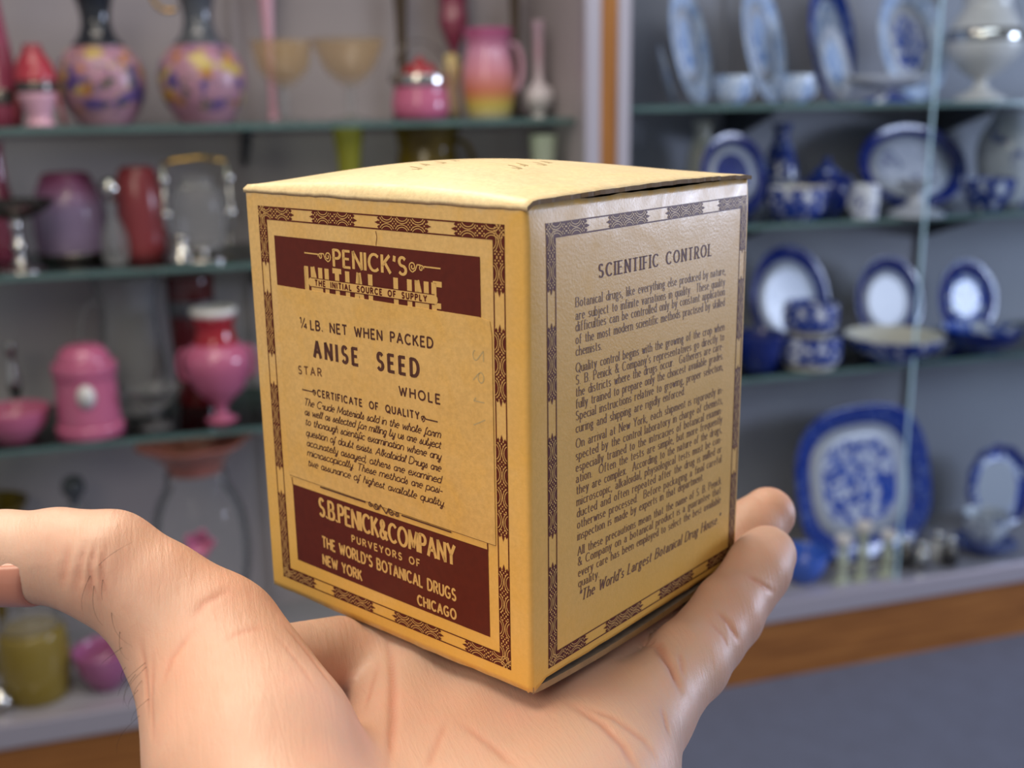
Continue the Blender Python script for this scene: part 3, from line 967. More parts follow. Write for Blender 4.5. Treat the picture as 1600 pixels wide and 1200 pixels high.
# ------------------------------------------------------------------ the hand
# signed-distance body of tapered limbs in millimetres (right, forward, up of the photographer's eye), skinned once
def skin_material():
    t = NT('skin')
    o = t.obj()
    n1 = t.noise(22, 3, .5); n2 = t.noise(85, 4, .6); n3 = t.noise(700, 3, .6)
    c = t.ramp(n1, [(.3, lin('#c79880')), (.7, lin('#cfac97'))])
    c = t.mix(t.ramp(n2, [(.45, 0.0), (.75, .35)]), c, lin('#d6957c'))
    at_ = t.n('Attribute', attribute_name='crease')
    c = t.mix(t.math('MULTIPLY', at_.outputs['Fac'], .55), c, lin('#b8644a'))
    t.set(Base_Color=c, Roughness=t.ramp(n2, [(.3, .40), (.7, .55)]), Subsurface_Weight=.25, Subsurface_Scale=.004)
    t.b.inputs['Subsurface Radius'].default_value = (1.0, .35, .2)
    m = t.n('Mapping'); t.l(o, m.inputs[0]); m.inputs['Scale'].default_value = (1.0, 2.2, 1.4); m.inputs['Rotation'].default_value = (.3, .5, .6)
    vo = t.n('TexVoronoi', feature='DISTANCE_TO_EDGE'); vo.inputs['Scale'].default_value = 900; t.l(m.outputs[0], vo.inputs['Vector'])
    m2 = t.n('Mapping'); t.l(o, m2.inputs[0]); m2.inputs['Scale'].default_value = (2.6, .35, .5); m2.inputs['Rotation'].default_value = (0, 0, .45)
    wv = t.noise(420, 3, .65, vec=m2.outputs[0], dist=.6)
    w2 = t.noise(120, 3, .6, vec=m2.outputs[0], dist=1.0)
    h = t.math('ADD', t.math('MULTIPLY', t.ramp(vo.outputs['Distance'], [(0.0, 0.0), (.1, 1.0)]), .10), t.math('MULTIPLY', wv, .9))
    h = t.math('ADD', h, t.math('MULTIPLY', w2, 1.2))
    t.bump(h, .27, .0006)
    return t.m


M['skin'] = skin_material()
M['nail'] = plain('nail', '#d2907a', .25, var=.1, scale=60, coat=.3)
M['hair'] = plain('dark_hair', '#2a1d14', .5)

PALM = [  # (a, b, ra, rb)
    ((-36, 40, -166), (-27, 135, -148), 30, 24), ((-14, 40, -168), (-9, 135, -150), 28, 22),
    ((-30, 160, -142), (-24, 264, -136.5), 15, 12), ((-20, 158, -142), (0, 260, -138), 15, 12),
    ((-10, 158, -143), (19, 247, -138), 15, 11.5), ((-3, 160, -143), (30, 228, -137), 15, 11),
    ((-2, 165, -143), (19, 206, -140.5), 15.5, 13.5),
    ((-37, 158, -136), (-52, 192, -123.5), 20, 19), ((-52, 192, -123.5), (-65, 211, -111), 18.5, 14),
    ((-60, 216, -119), (-36, 256, -134), 9, 9)]
FINGERS = {
    'thumb': [((-60, 206, -114.5), 14.5), ((-65, 211, -110), 13.8), ((-76, 214, -100), 11.6), ((-86, 215.7, -93.5), 11.4), ((-96, 216, -91.2), 9.6), ((-108, 216, -91.3), 9.4), ((-124, 215.7, -93), 8.3)],
    'index': [((-24, 262, -137), 11.5), ((-2, 303, -134), 10), ((14, 328, -131.5), 9), ((24, 341, -125.5), 8)],
    'middle': [((0, 258, -137), 11.5), ((26, 297, -134), 10), ((45, 320, -131.5), 9), ((58, 333, -125.5), 8)],
    'ring': [((19, 245, -137), 11), ((46, 276, -133.2), 9.6), ((55, 287, -130), 9.4), ((63, 296, -126.5), 8.6), ((69, 301, -122.5), 8.9), ((75, 305, -118.6), 8)],
    'pinky': [((30, 228, -137.5), 9.6), ((36, 236, -135.2), 9.2), ((42, 244, -133), 9.9), ((48.5, 252, -130.5), 9.0), ((54, 259.5, -128), 9.4), ((60, 267.4, -125), 8.4), ((64.5, 273, -122), 8.9), ((68.6, 278, -119.8), 7.9)]}


def build_hand():
    res = 1.2
    lo = np.array([-146., 92., -186.]); hi = np.array([96., 360., -72.])
    nx, ny, nz = [int(q) for q in np.ceil((hi - lo) / res)]
    X, Y, Z = np.meshgrid(*[lo[k] + res * np.arange(n) for k, n in enumerate((nx, ny, nz))], indexing='ij')
    X, Y, Z = [q.astype(np.float32) for q in (X, Y, Z)]

    def cone(a, b, ra, rb):
        a = np.array(a, np.float32); d = np.array(b, np.float32) - a
        t_ = np.clip(((X - a[0]) * d[0] + (Y - a[1]) * d[1] + (Z - a[2]) * d[2]) / float(d @ d), 0, 1)
        return np.sqrt((X - a[0] - t_ * d[0]) ** 2 + (Y - a[1] - t_ * d[1]) ** 2 + (Z - a[2] - t_ * d[2]) ** 2) - (ra + (rb - ra) * t_)

    def smin(a, b, k):
        h = np.clip(.5 + .5 * (b - a) / k, 0, 1)
        return b + (a - b) * h - k * h * (1 - h)
    palm = None
    for a, b, ra, rb in PALM:
        c = cone(a, b, ra, rb)
        palm = c if palm is None else smin(palm, c, 9.0)
    fing = None
    for nm, ch in FINGERS.items():
        f_ = None
        for (a, ra), (b, rb) in zip(ch[:-1], ch[1:]):
            c = cone(a, b, ra, rb)
            f_ = c if f_ is None else smin(f_, c, 3.0)
        if nm == 'thumb': thumb = f_
        else: fing = f_ if fing is None else np.minimum(fing, f_)
    D = smin(palm, fing, 4.0)
    D = smin(D, thumb, 9.0)
    # the skin flattens where the carton bears on it
    ax, ay = np.array((.758505, -.651668)), np.array((.651668, .758505))
    bx = (X + 64.375) * ax[0] + (Y - 270.057) * ax[1]
    by = (X + 64.375) * ay[0] + (Y - 270.057) * ay[1]
    qx = np.abs(bx - BW / 2) - BW / 2 - .9; qy = np.abs(by - BD / 2) - BD / 2 - .5
    bb = np.clip(by / BD, 0, 1)
    floor_ = -122.935 - .9 - 1.85 * np.clip(np.sin(PI * bb ** .9), 0, 1) ** .8 * np.clip(bx / BW, 0, 1) ** 2
    qz = floor_ - Z
    bd = np.maximum(np.maximum(qx, qy), qz)
    sd = -smin(-D, bd, 1.6)
    # --- surface nets
    ins = sd < 0
    c8 = [ins[i:nx - 1 + i, j:ny - 1 + j, k:nz - 1 + k] for i in (0, 1) for j in (0, 1) for k in (0, 1)]
    cnt = sum(q.astype(np.int8) for q in c8)
    cell = (cnt > 0) & (cnt < 8)
    ids = -np.ones(cell.shape, np.int64)
    ci = np.argwhere(cell)
    ids[cell] = np.arange(len(ci))
    acc = np.zeros((len(ci), 3)); wgt = np.zeros(len(ci))
    corner = [(i, j, k) for i in (0, 1) for j in (0, 1) for k in (0, 1)]
    val = {c: sd[ci[:, 0] + c[0], ci[:, 1] + c[1], ci[:, 2] + c[2]] for c in corner}
    for c in corner:
        for ax in range(3):
            if c[ax]: continue
            e = list(c); e[ax] = 1; e = tuple(e)
            a, b = val[c], val[e]
            m = (a < 0) != (b < 0)
            t_ = np.where(m, a / np.where(m, a - b, 1), 0)
            p = np.tile(np.array(c, float), (len(ci), 1)); p[:, ax] += t_
            acc[m] += p[m]; wgt[m] += 1
    V = lo + res * (ci + acc / wgt[:, None])
    F = []
    for ax in range(3):
        o1, o2 = (ax + 1) % 3, (ax + 2) % 3
        sl0 = [slice(None)] * 3; sl1 = [slice(None)] * 3
        sl0[ax] = slice(0, -1); sl1[ax] = slice(1, None)
        ch = ins[tuple(sl0)] != ins[tuple(sl1)]
        pos = np.argwhere(ch)
        pos = pos[(pos[:, o1] > 0) & (pos[:, o2] > 0) & (pos[:, o1] < (nx, ny, nz)[o1] - 1) & (pos[:, o2] < (nx, ny, nz)[o2] - 1)]
        q = []
        for d1, d2 in ((0, 0), (1, 0), (1, 1), (0, 1)):
            p = pos.copy(); p[:, o1] -= d1; p[:, o2] -= d2
            q.append(ids[p[:, 0], p[:, 1], p[:, 2]])
        q = np.stack(q, 1)
        flip = ~ins[pos[:, 0], pos[:, 1], pos[:, 2]]
        q[flip] = q[flip][:, ::-1]
        F.append(q)
    F = np.concatenate(F)
    F = F[(F >= 0).all(1)]
    return V, F


def relax(V, F, it, lam=.5):
    n = len(V)
    e = np.concatenate([F[:, [0, 1]], F[:, [1, 2]], F[:, [2, 3]], F[:, [3, 0]]])
    e = np.concatenate([e, e[:, ::-1]])
    deg = np.bincount(e[:, 0], minlength=n)[:, None].clip(1)
    for k in range(it):
        for l_ in (lam, -lam * 1.03):
            s = np.stack([np.bincount(e[:, 0], V[e[:, 1], c], n) for c in range(3)], 1) / deg
            V = V + l_ * (s - V)
    return V


HV, HF = build_hand()
HV = relax(HV, HF, 8)
RM = np.array([[RT.x, RT.y, 0], [FW.x, FW.y, 0], [0, 0, 1]])
ORG = rig(-.02, .2, -.135)                      # heel of the palm
base = HV / 1000 @ RM + np.array(CAM) - np.array(ORG)
me = bpy.data.meshes.new('hand')
me.from_pydata(base.tolist(), [], HF.tolist())
bm = bmesh.new(); bm.from_mesh(me)
bmesh.ops.recalc_face_normals(bm, faces=bm.faces[:])
bmesh.ops.subdivide_edges(bm, edges=bm.edges[:], cuts=1, use_grid_fill=True, smooth=.6)
bm.to_mesh(me); bm.free()
me.materials.append(M['skin'])
hand = link('hand', me, None, ORG)
me.polygons.foreach_set('use_smooth', [True] * len(me.polygons))
tag(hand, 'open left hand held palm up under the tan carton', 'hand')


# creases: lines on the skin, found by dropping the drawn points onto it, then pressed in
def mm(p): return rig(p[0] / 1000, p[1] / 1000, p[2] / 1000)


CREASES = [   # drawn points (columns, rows of the 1600 x 1200 view), width mm, depth mm
    ([(604, 985), (610, 1020), (614, 1070), (614, 1120), (608, 1210)], 1.3, 1.3), ([(592, 1035), (580, 1070), (568, 1115)], 1.0, .45),
    ([(700, 1120), (682, 1165), (664, 1210)], 1.1, .4), ([(715, 1125), (765, 1162), (812, 1205)], 1.3, .5),
    ([(884, 1094), (938, 1128), (975, 1165), (1002, 1215)], 1.5, .9), ([(905, 1100), (960, 1122), (1005, 1155), (1030, 1190)], 1.2, .6),
    ([(1000, 1000), (1028, 1008), (1050, 1042), (1066, 1085)], 1.6, 1.5), ([(1062, 1020), (1068, 1058)], .9, .5), ([(1034, 1105), (1046, 1150)], 1.0, .6),
    ([(1120, 955), (1138, 972), (1156, 1004)], 1.2, .8), ([(1168, 900), (1186, 910), (1212, 928)], 1.1, .7), ([(1110, 975), (1128, 992), (1140, 1015)], .8, .35),
    ([(150, 845), (141, 885), (143, 940)], 1.0, .7), ([(134, 845), (124, 890), (118, 932)], 1.1, .6), ([(108, 850), (100, 890), (96, 925)], 1.2, .45), ([(165, 850), (160, 890), (165, 940)], .9, .4),
    ([(360, 920), (318, 944), (300, 972)], 1.3, .28), ([(416, 979), (376, 988), (348, 1003)], 1.1, .2), ([(300, 985), (268, 1030), (250, 1080)], 1.0, .3),
    ([(442, 973), (475, 1012), (512, 1060), (538, 1096)], 1.2, .5), ([(430, 990), (470, 1040), (500, 1085)], .8, .25),
    ([(220, 1000), (228, 1060), (232, 1130)], 1.0, .5), ([(240, 1020), (236, 1090), (240, 1170)], .9, .35)]


def on_skin(bvh, px, py):
    d = (cx * ((px - 800) / FPX) - cy * ((py - 600) / FPX) - cz).normalized()
    h = bvh.ray_cast(CAM, d)
    return h[0], h[1]


def press_creases():
    from mathutils.kdtree import KDTree
    nv = len(me.vertices)
    co = np.empty(nv * 3); me.vertices.foreach_get('co', co); co = co.reshape(-1, 3)
    no = np.empty(nv * 3); me.vertices.foreach_get('normal', no); no = no.reshape(-1, 3)
    bvh = BVHTree.FromPolygons((co + np.array(ORG)).tolist(), [tuple(p.vertices) for p in me.polygons])
    kd = KDTree(nv)
    for i, c in enumerate(co): kd.insert(c, i)
    kd.balance()
    disp, cre = np.zeros(nv), np.zeros(nv)
    for pts, wid, dep in CREASES:
        wid *= .72; dep *= .7
        P = []
        for a, b in zip(pts[:-1], pts[1:]):
            n = max(2, int(math.hypot(b[0] - a[0], b[1] - a[1]) / 5))
            for i in range(n):
                h = on_skin(bvh, a[0] + (b[0] - a[0]) * i / n, a[1] + (b[1] - a[1]) * i / n)[0]
                if h is not None: P.append(h - ORG)
        d2, fade = {}, {}
        for q_i, p in enumerate(P):
            fd = min(1, 3.5 * min(q_i + .6, len(P) - q_i) / len(P))
            for _, i, d in kd.find_range(p, wid * .0026):
                w = math.exp(-(d / (wid * .001)) ** 2) * fd
                if w > d2.get(i, 0): d2[i] = w
        for i, w in d2.items():
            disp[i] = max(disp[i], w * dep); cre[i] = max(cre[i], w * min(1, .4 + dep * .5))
    co2 = co - no * (disp / 1000)[:, None]
    me.vertices.foreach_set('co', co2.ravel())
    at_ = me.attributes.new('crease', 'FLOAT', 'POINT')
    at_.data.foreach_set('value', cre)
    me.update()
    return bvh


HAND_BVH = press_creases()

# thumbnail: a curved plate lying on the camera side of the thumb tip
def thumbnail():
    V, F = [], []
    n, m = 14, 12
    for s_ in (0, 1):
        for i in range(n + 1):
            for j in range(m + 1):
                a = i / n; b = j / m * 2 - 1
                ln = -100.5 - 17 * a + 2.2 * b * b * (1 - a)
                hw = math.radians(56) * (1 - .10 * a)
                g = math.radians(-38) + b * hw
                rad = 10.35 - .35 * a * a - .55 * b ** 4 - (.5 if s_ else 0) - (.35 if i == 0 else 0)
                V.append(mm((ln, 216 - rad * math.cos(g), -91.4 + rad * math.sin(g))) - ORG)
    K = (n + 1) * (m + 1)
    ix = lambda i, j, s_: s_ * K + i * (m + 1) + j
    for i in range(n):
        for j in range(m):
            F.append((ix(i, j, 0), ix(i, j + 1, 0), ix(i + 1, j + 1, 0), ix(i + 1, j, 0)))
            F.append((ix(i, j, 1), ix(i + 1, j, 1), ix(i + 1, j + 1, 1), ix(i, j + 1, 1)))
    for i in range(n):
        F.append((ix(i, 0, 0), ix(i + 1, 0, 0), ix(i + 1, 0, 1), ix(i, 0, 1))); F.append((ix(i, m, 0), ix(i, m, 1), ix(i + 1, m, 1), ix(i + 1, m, 0)))
    for j in range(m):
        F.append((ix(0, j, 0), ix(0, j, 1), ix(0, j + 1, 1), ix(0, j + 1, 0))); F.append((ix(n, j, 0), ix(n, j + 1, 0), ix(n, j + 1, 1), ix(n, j, 1)))
    o = mesh('thumbnail', V, F, M['nail'], hand, smooth=True)
    return o


thumbnail()


def hairs():
    rnd = random.Random(5)
    V, F = [], []
    spots = [(140, 900, -.2, 1), (146, 915, .1, 1), (152, 885, .7, -.6), (160, 905, .1, 1), (172, 955, .5, .5), (185, 985, .7, .4), (192, 1010, -.6, .5), (212, 1050, .1, 1), (216, 1075, .05, 1),
             (222, 1060, .25, 1), (228, 1040, .1, 1), (208, 1090, -.5, .9), (218, 1115, -.1, 1), (225, 1035, -.3, 1), (196, 1040, -.5, .8), (232, 1090, .1, 1)]
    for px, py, dx, dy in spots:
        h, nrm = on_skin(HAND_BVH, px, py)
        if h is None: continue
        L = rnd.uniform(.004, .0085)
        d = (cx * dx - cy * dy).normalized()
        d = (d - nrm * d.dot(nrm)).normalized()
        bend = rnd.uniform(-1, 1)
        path = [h - nrm * .0004 + d * (L * t_) + nrm * (L * .45 * math.sin(t_ * 2.2)) + cx * (L * .25 * bend * t_ * t_) for t_ in [q / 6 for q in range(7)]]
        b = len(V)
        for i, p in enumerate(path):
            r = .00005 * (1 - .75 * i / 6)
            for a in range(4):
                V.append(p + cx * (r * math.cos(a * PI / 2)) + cy * (r * math.sin(a * PI / 2)) - ORG)
        for i in range(6):
            for a in range(4):
                F.append((b + i * 4 + a, b + i * 4 + (a + 1) % 4, b + i * 4 + 4 + (a + 1) % 4, b + i * 4 + 4 + a))
    o = mesh('hair', V, F, M['hair'], hand)
    o['label'] = 'fine dark hairs on the side of the thumb'


hairs()
# ------------------------------------------------------------------ glass and china materials
M['pink'] = plain('pink_cased_glass', '#b4607e', .14, coat=.2)
M['pink_pale'] = plain('pale_pink_glass', '#cfa0b0', .18)
M['rose'] = plain('deep_rose_glass', '#863a50', .14, coat=.2)
M['red'] = plain('ruby_red_glass', '#96202a', .12, coat=.3)
M['red_dark'] = plain('dark_ruby_glass', '#4e0f12', .1, coat=.3)
M['ruby'] = plain('dusty_ruby_glass', '#85383c', .2)
M['white'] = plain('white_glass', '#cfccc8', .2)
M['cream'] = plain('cream_glaze', '#cfc6a0', .3)
M['silver'] = plain('silver_plate', '#c9c6c0', .16, 1.0)
M['pewter'] = plain('tarnished_silver', '#75706a', .25, 1.0)
M['gold'] = plain('gilt', '#c59a4a', .25, 1.0)
M['gilt_glass'] = tinted('gilt_glass', '#b08e54', .22, .15)
M['clear'] = clear_glass('clear_glass', (.95, .955, .95, 1), 1.16, .04, .05)
M['clear_grey'] = clear_glass('pressed_glass', (.90, .90, .90, 1), 1.2, .12, .10)
M['yellow'] = tinted('yellow_glass', '#8f7a34', .75, .12)
M['green'] = plain('yellow_green_glass', '#a7a22e', .2)
M['amber'] = plain('amber_glass', '#6e5a1a', .15, var=.5, scale=30)
M['pale_green'] = tinted('pale_green_glass', '#b9c2aa', .7, .15)
M['dark_neck'] = plain('slate_black_glaze', '#23262c', .14, coat=.3)
M['grey_neck'] = plain('slate_grey_glaze', '#4a4e54', .16, coat=.3)
M['brown'] = plain('brown_bronze', '#4f4235', .35, .3)
M['blue_dark'] = plain('cobalt_glaze', '#16276e', .1, coat=.4, var=.4, scale=30)
M['blue_cup'] = transfer('blue_print', 40, .42, dist=.8)
M['blue_rim'] = transfer('blue_rim_print', 60, .36, '#1d3f9c', '#8ea0c8', 1.0, .1)
M['blue_rim2'] = transfer('dark_blue_rim_print', 45, .33, '#15297a', '#7e90b8', 1.0, .1, deep='#0c1a58')
M['scene'] = transfer('blue_scene_print', 22, .46, '#2450ae', '#c4ccd8', 1.4, .06, deep='#16348c')
M['scene_sheen'] = transfer('sheen_scene_print', 26, .5, '#6d8fc0', '#b9c8dc', 1.2, .12, deep='#4f74ac')  # pale tint of reflected light mixed into the scene print
M['rim_sheen'] = transfer('sheen_rim_print', 40, .52, '#7f9cc4', '#c2d0e0', 1.0, .14, deep='#5f80b2')  # same reflected-light tint put into the rim print colours
M['china'] = plain('white_china', '#a2a8b2', .3)
M['china_warm'] = plain('cream_china', '#bfbeb2', .2)


def pansy_material(name, lo, hi, seed):
    t = NT(name)
    o = t.obj()
    mp = t.n('Mapping'); mp.inputs['Location'].default_value = (seed, seed * 2, 0); t.l(o, mp.inputs[0])
    v = mp.outputs[0]
    c = t.ramp(t.noise(9, 2, vec=v), [(.35, lin('#9c7082')), (.65, lin('#a88490'))])
    s = t.n('SeparateXYZ'); t.l(o, s.inputs[0])
    band = t.ramp(t.math('DIVIDE', s.outputs[2], hi), [(lo, 0.0), (lo + .12, 1.0), (.9, 1.0), (1.0, .3)])
    for sc, th, col in ((22, .57, '#b09a50'), (26, .58, '#54467e'), (30, .62, '#a8702c'), (40, .63, '#3c4a3a')):
        m2 = t.n('Mapping'); m2.inputs['Location'].default_value = (sc * .37, sc, sc * .7); t.l(v, m2.inputs[0])
        f = t.ramp(t.noise(sc, 2, .5, vec=m2.outputs[0]), [(th - .03, 0.0), (th + .04, 1.0)])
        c = t.mix(t.math('MULTIPLY', f, band), c, lin(col))
    t.set(Base_Color=c, Roughness=.32)
    return t.m


# ------------------------------------------------------------------ builders: profiles are (half width, height) in view pixels at the object's own distance
def thing(name, label, cat, px, y, z, group=None, yaw=0.0, tilt=0.0):
    s, k = at(px, y, z)
    return empty(name, (s, y, z + .0003), (tilt, 0, yaw), label=label, cat=cat, group=group), k


def rev(part, root, k, prof, mats, n=4, **kw):
    p = [(a[0] * k, a[1] * k) + tuple(a[2:]) for a in prof]
    return lathe(part, smooth_prof(p, n) if n > 1 else p, mats, root, **kw)


def single(name, label, cat, px, y, z, prof, mats, group=None, n=4, **kw):
    s, k = at(px, y, z)
    o = rev(name, None, k, prof, mats, n, loc=(s, y, z + .0003), **kw)
    return tag(o, label, cat, group)


def superell(asp, e):
    def f(a):
        c, s = math.cos(a), math.sin(a)
        r = (abs(c) ** e + abs(s) ** e) ** (-1 / e)
        return (r * c, r * s * asp)
    return f


PLATES = 'blue and white plates'


def plate(name, label, px, y, z, hw, hh, mats, tilt=14, yaw=0, e=2.0, rim_at=.66, flute=None):
    """standing plate: parts rim and well; mats = rim, band, centre"""
    s, k = at(px, y, z)
    R = hw * k; asp = hh / hw
    T = math.radians(tilt)
    zc = z + R * asp * math.cos(T) - .09 * R * math.sin(T) + .0005
    yc = y + R * asp * math.sin(T)
    root = empty(name, (s, yc, zc), (PI / 2 - T, 0, 0), label=label, cat='plate', group=PLATES)
    root.rotation_mode = 'XYZ'
    if yaw:
        root.matrix_world = Matrix.Translation((s, yc, zc)) @ Matrix.Rotation(math.radians(yaw), 4, 'Z') @ Matrix.Rotation(PI / 2 - T, 4, 'X')
    sh = superell(asp, e)
    ra = rim_at
    lathe('rim', [(R * ra, R * .03), (R * (ra + .06), R * .055), (R * .97, R * .115), (R, R * .115), (R, R * .09), (R * .95, R * .085), (R * (ra + .04), R * .02), (R * ra, R * .0)],
          mats[0], root, seg=56, shape=sh, closed=True, flute=flute)
    lathe('well', [(0.0, R * .018, 1), (R * (ra - .2), R * .018, 1), (R * (ra - .19), R * .018, 0), (R * ra, R * .03, 0), (R * ra, R * .0, 0), (R * .4, 0, 0), (R * .38, -R * .02, 0), (0.0, -R * .02, 0)],
          [mats[1], mats[2]], root, seg=56, shape=sh)
    return root


# ------------------------------------------------------------------ left case, top shelf
Z1, Z2, Z3 = ZL[1], ZL[2], ZL[3]
VG = 'pansy vases with dark necks'
for px, y, neckm, seed, label in ((166, .19, 'dark_neck', 1.3, 'round pink pansy vase with shiny black neck, left of the pair'),
                                  (322, .17, 'grey_neck', 4.1, 'round pink pansy vase with slate grey neck and gilt loop handle')):
    r, k = thing('pansy_vase', label, 'vase', px, y, Z1, VG)
    rev('body', r, k, [(34, 0), (40, 3), (58, 30), (66, 60), (63, 88), (50, 108), (37, 117), (0, 117)], pansy_material('pansy_glaze', .12, 117 * k, seed))
    rev('neck', r, k, [(39, 116), (38, 121), (28, 132), (22, 152), (25, 178), (36, 205), (48, 222), (44, 222), (22, 190), (0, 180)], M[neckm])
    if neckm == 'grey_neck':
        tube('handle', [(p[0] * k, 0, p[2] * k) for p in arc3((-42, 0, 196), 24, 40, 300, 16, 30)], 3.2 * k, M['gold'], r)

r, k = thing('tall_vase', 'tall tapering deep rose vase at the left edge of the top shelf', 'vase', 8, .15, Z1)
rev('body', r, k, [(24, 0), (30, 20), (28, 70), (20, 130), (13, 190), (10, 240), (16, 262), (13, 262), (8, 235), (0, 230)], M['rose'])
rev('collar', r, k, [(31, 34), (31.5, 38), (31, 52), (30, 56)], M['pewter'], 2)
r, k = thing('cruet', 'small red shaded cruet in grey banded frame beside black-necked vase', 'cruet', 64, .10, Z1)
rev('shade', r, k, [(31, 68), (30, 80), (24, 98), (15, 112), (13, 122), (11, 122), (0, 118)], gradient_glass('red_shading', [(0, '#b85a6c'), (.6, '#a83844'), (1.0, '#8e2836')], 122 * k))
rev('band', r, k, [(28, 52), (30, 54), (30, 67), (28, 69)], M['pewter'], 2)
rev('bowl', r, k, [(18, 0), (22, 3), (17, 12), (24, 34), (27, 52), (0, 52)], M['pink_pale'])
for sx in (-1, 1):
    tube('leg', [(sx * 27 * k, 0, 60 * k), (sx * 31 * k, 0, 30 * k), (sx * 36 * k, 0, 3 * k)], 3.5 * k, M['ruby'], r)
SG = 'gilt stemmed sherbet glasses'
for px, hw, lab in ((447, 47, 'clear sherbet glass with gilt bowl beside the second pansy vase'), (549, 56, 'larger gilt sherbet glass beside the squat pink jar')):
    r, k = thing('sherbet_glass', lab, 'glass', px, .15, Z1, SG)
    rev('bowl', r, k, [(7, 52), (22, 60), (40, 80), (hw, 118), (hw - 2, 118), (37, 82), (18, 66), (0, 62)], M['gilt_glass'])
    rev('stem', r, k, [(30, 0), (28, 3), (8, 8), (5, 20), (7, 34), (5, 44), (8, 53), (0, 54)], M['clear_grey'])
single('trumpet_vase', 'slender pale pink trumpet vase behind the gilt sherbet glasses', 'vase', 428, .34, Z1, [(20, 0), (8, 6), (6, 60), (8, 130), (14, 200), (22, 230), (18, 228), (6, 140), (0, 130)], M['pink_pale'])
single('candlestick', 'tall slim brown candlestick behind the squat pink jar', 'candlestick', 632, .33, Z1, [(20, 0), (18, 5), (9, 12), (8, 60), (11, 66), (8, 75), (9, 150), (12, 200), (9, 215), (0, 215)], M['brown'])
r, k = thing('biscuit_jar', 'squat pink jar with silver rim and red lid on top shelf', 'jar', 658, .14, Z1)
rev('body', r, k, [(34, 0), (42, 6), (45, 22), (42, 40), (38, 50), (0, 52)], M['pink'])
rev('rim', r, k, [(39, 50), (43, 52), (43, 64), (38, 68), (0, 68)], M['silver'], 3)
rev('lid', r, k, [(26, 66), (25, 76), (20, 82), (8, 86), (6, 92), (0, 95)], M['red'])
tube('bail_handle', [(p[0] * k, 0, p[2] * k) for p in arc3((0, 0, 56), 46, 0, 180, 20, 62)], 1.6 * k, M['pewter'], r)
r, k = thing('pitcher', 'pink shaded glass pitcher with yellow base beside the white bud vase', 'pitcher', 765, .17, Z1)
pm = gradient_glass('peach_shading', [(0.0, '#a8a088'), (.14, '#c9b85a'), (.30, '#c87858'), (.55, '#cf8a98'), (.75, '#c48aa4'), (1.0, '#a84a78')], 132 * k)
rev('body', r, k, [(32, 0), (34, 4), (40, 34), (41, 62), (36, 92), (33, 108), (38, 130), (36, 131), (30, 108), (0, 100)], pm, flute=lambda a, q: 1 + .05 * math.cos(6 * a) * q)
tube('handle', [(p[0] * k, 0, p[2] * k) for p in arc3((38, 0, 76), 16, 110, -100, 14, 36)], 4 * k, M['pink_pale'], r)
single('figurine_vase', 'small cream and pink vase standing between jar and pitcher', 'vase', 708, .25, Z1, [(10, 0), (14, 10), (10, 40), (15, 70), (13, 84), (9, 96), (0, 96)], gradient_glass('cream_shading', [(0, '#b8a888'), (.5, '#c8a890'), (1, '#c8b478')], .13))
single('ruffled_vase', 'dark rose ruffled vase on thin stem behind the pink pitcher', 'vase', 712, .34, Z1, [(18, 0), (5, 6), (4, 90), (10, 110), (22, 140), (20, 170), (28, 200), (25, 200), (14, 150), (0, 140)], M['rose'], flute=lambda a, q: 1 + .12 * math.cos(5 * a) * q)
single('candlestick', 'dark bronze candlestick between pink pitcher and white bud vase', 'candlestick', 806, .30, Z1, [(20, 0), (16, 5), (8, 14), (7, 70), (10, 80), (7, 90), (8, 170), (10, 200), (0, 205)], M['brown'])
single('bud_vase', 'white bud vase with round base and slim pinkish neck', 'vase', 842, .20, Z1, [(12, 0), (9, 6), (20, 18), (24, 32), (19, 44), (9, 54), (7, 80), (7, 120), (10, 140), (8, 140), (4, 110), (0, 100)],
       gradient_glass('white_pink_shading', [(0, '#cfcccc'), (.35, '#cbc2c6'), (.7, '#b898a4'), (1, '#b49aa8')], .2))

# ------------------------------------------------------------------ left case, middle shelf
single('vase', 'dark rose bottle vase at the left edge of the middle shelf', 'vase', 10, .28, Z2, [(20, 0), (26, 20), (27, 60), (20, 100), (15, 130), (14, 172), (18, 180), (13, 178), (0, 170)], M['rose'])
r, k = thing('compote', 'tarnished silver footed compote at left of the middle shelf', 'compote', 34, .10, Z2)
rev('bowl', r, k, [(5, 78), (20, 82), (45, 92), (60, 106), (61, 109), (42, 98), (0, 90)], M['pewter'])
rev('stem', r, k, [(36, 0), (34, 4), (14, 9), (7, 24), (11, 38), (6, 52), (8, 70), (6, 79), (0, 80)], M['silver'])
r, k = thing('lustre_shade', 'lilac pink dome shaped glass shade on middle shelf', 'jar', 116, .27, Z2)  # a lustre glass shade standing on the shelf
rev('dome', r, k, [(46, 0), (52, 12), (54, 60), (50, 92), (38, 122), (30, 132), (0, 134)], gradient_glass('lilac_shading', [(0, '#78687f'), (.6, '#8a7594'), (.85, '#925a7c'), (1, '#802f52')], 134 * k))
rev('rim', r, k, [(46, 0), (50, 2), (53, 10), (51, 13)], M['pewter'], 2)
r, k = thing('cruet', 'clear glass cruet with silver ball stopper on middle shelf', 'cruet', 183, .15, Z2)
rev('body', r, k, [(15, 0), (19, 6), (20, 40), (12, 62), (7, 76), (8, 92), (0, 92)], M['clear_grey'])
rev('stopper', r, k, [(5, 92), (6, 98), (13, 108), (14, 118), (10, 128), (0, 132)], M['silver'])
single('vase', 'dusty ruby barrel vase beside the silver castor set', 'vase', 226, .22, Z2, [(28, 0), (34, 12), (36, 50), (36, 90), (30, 126), (24, 138), (20, 138), (24, 120), (0, 110)], M['ruby'])
r, k = thing('castor_set', 'clear glass pickle jar in silver castor frame with gilt bail', 'castor set', 316, .14, Z2)
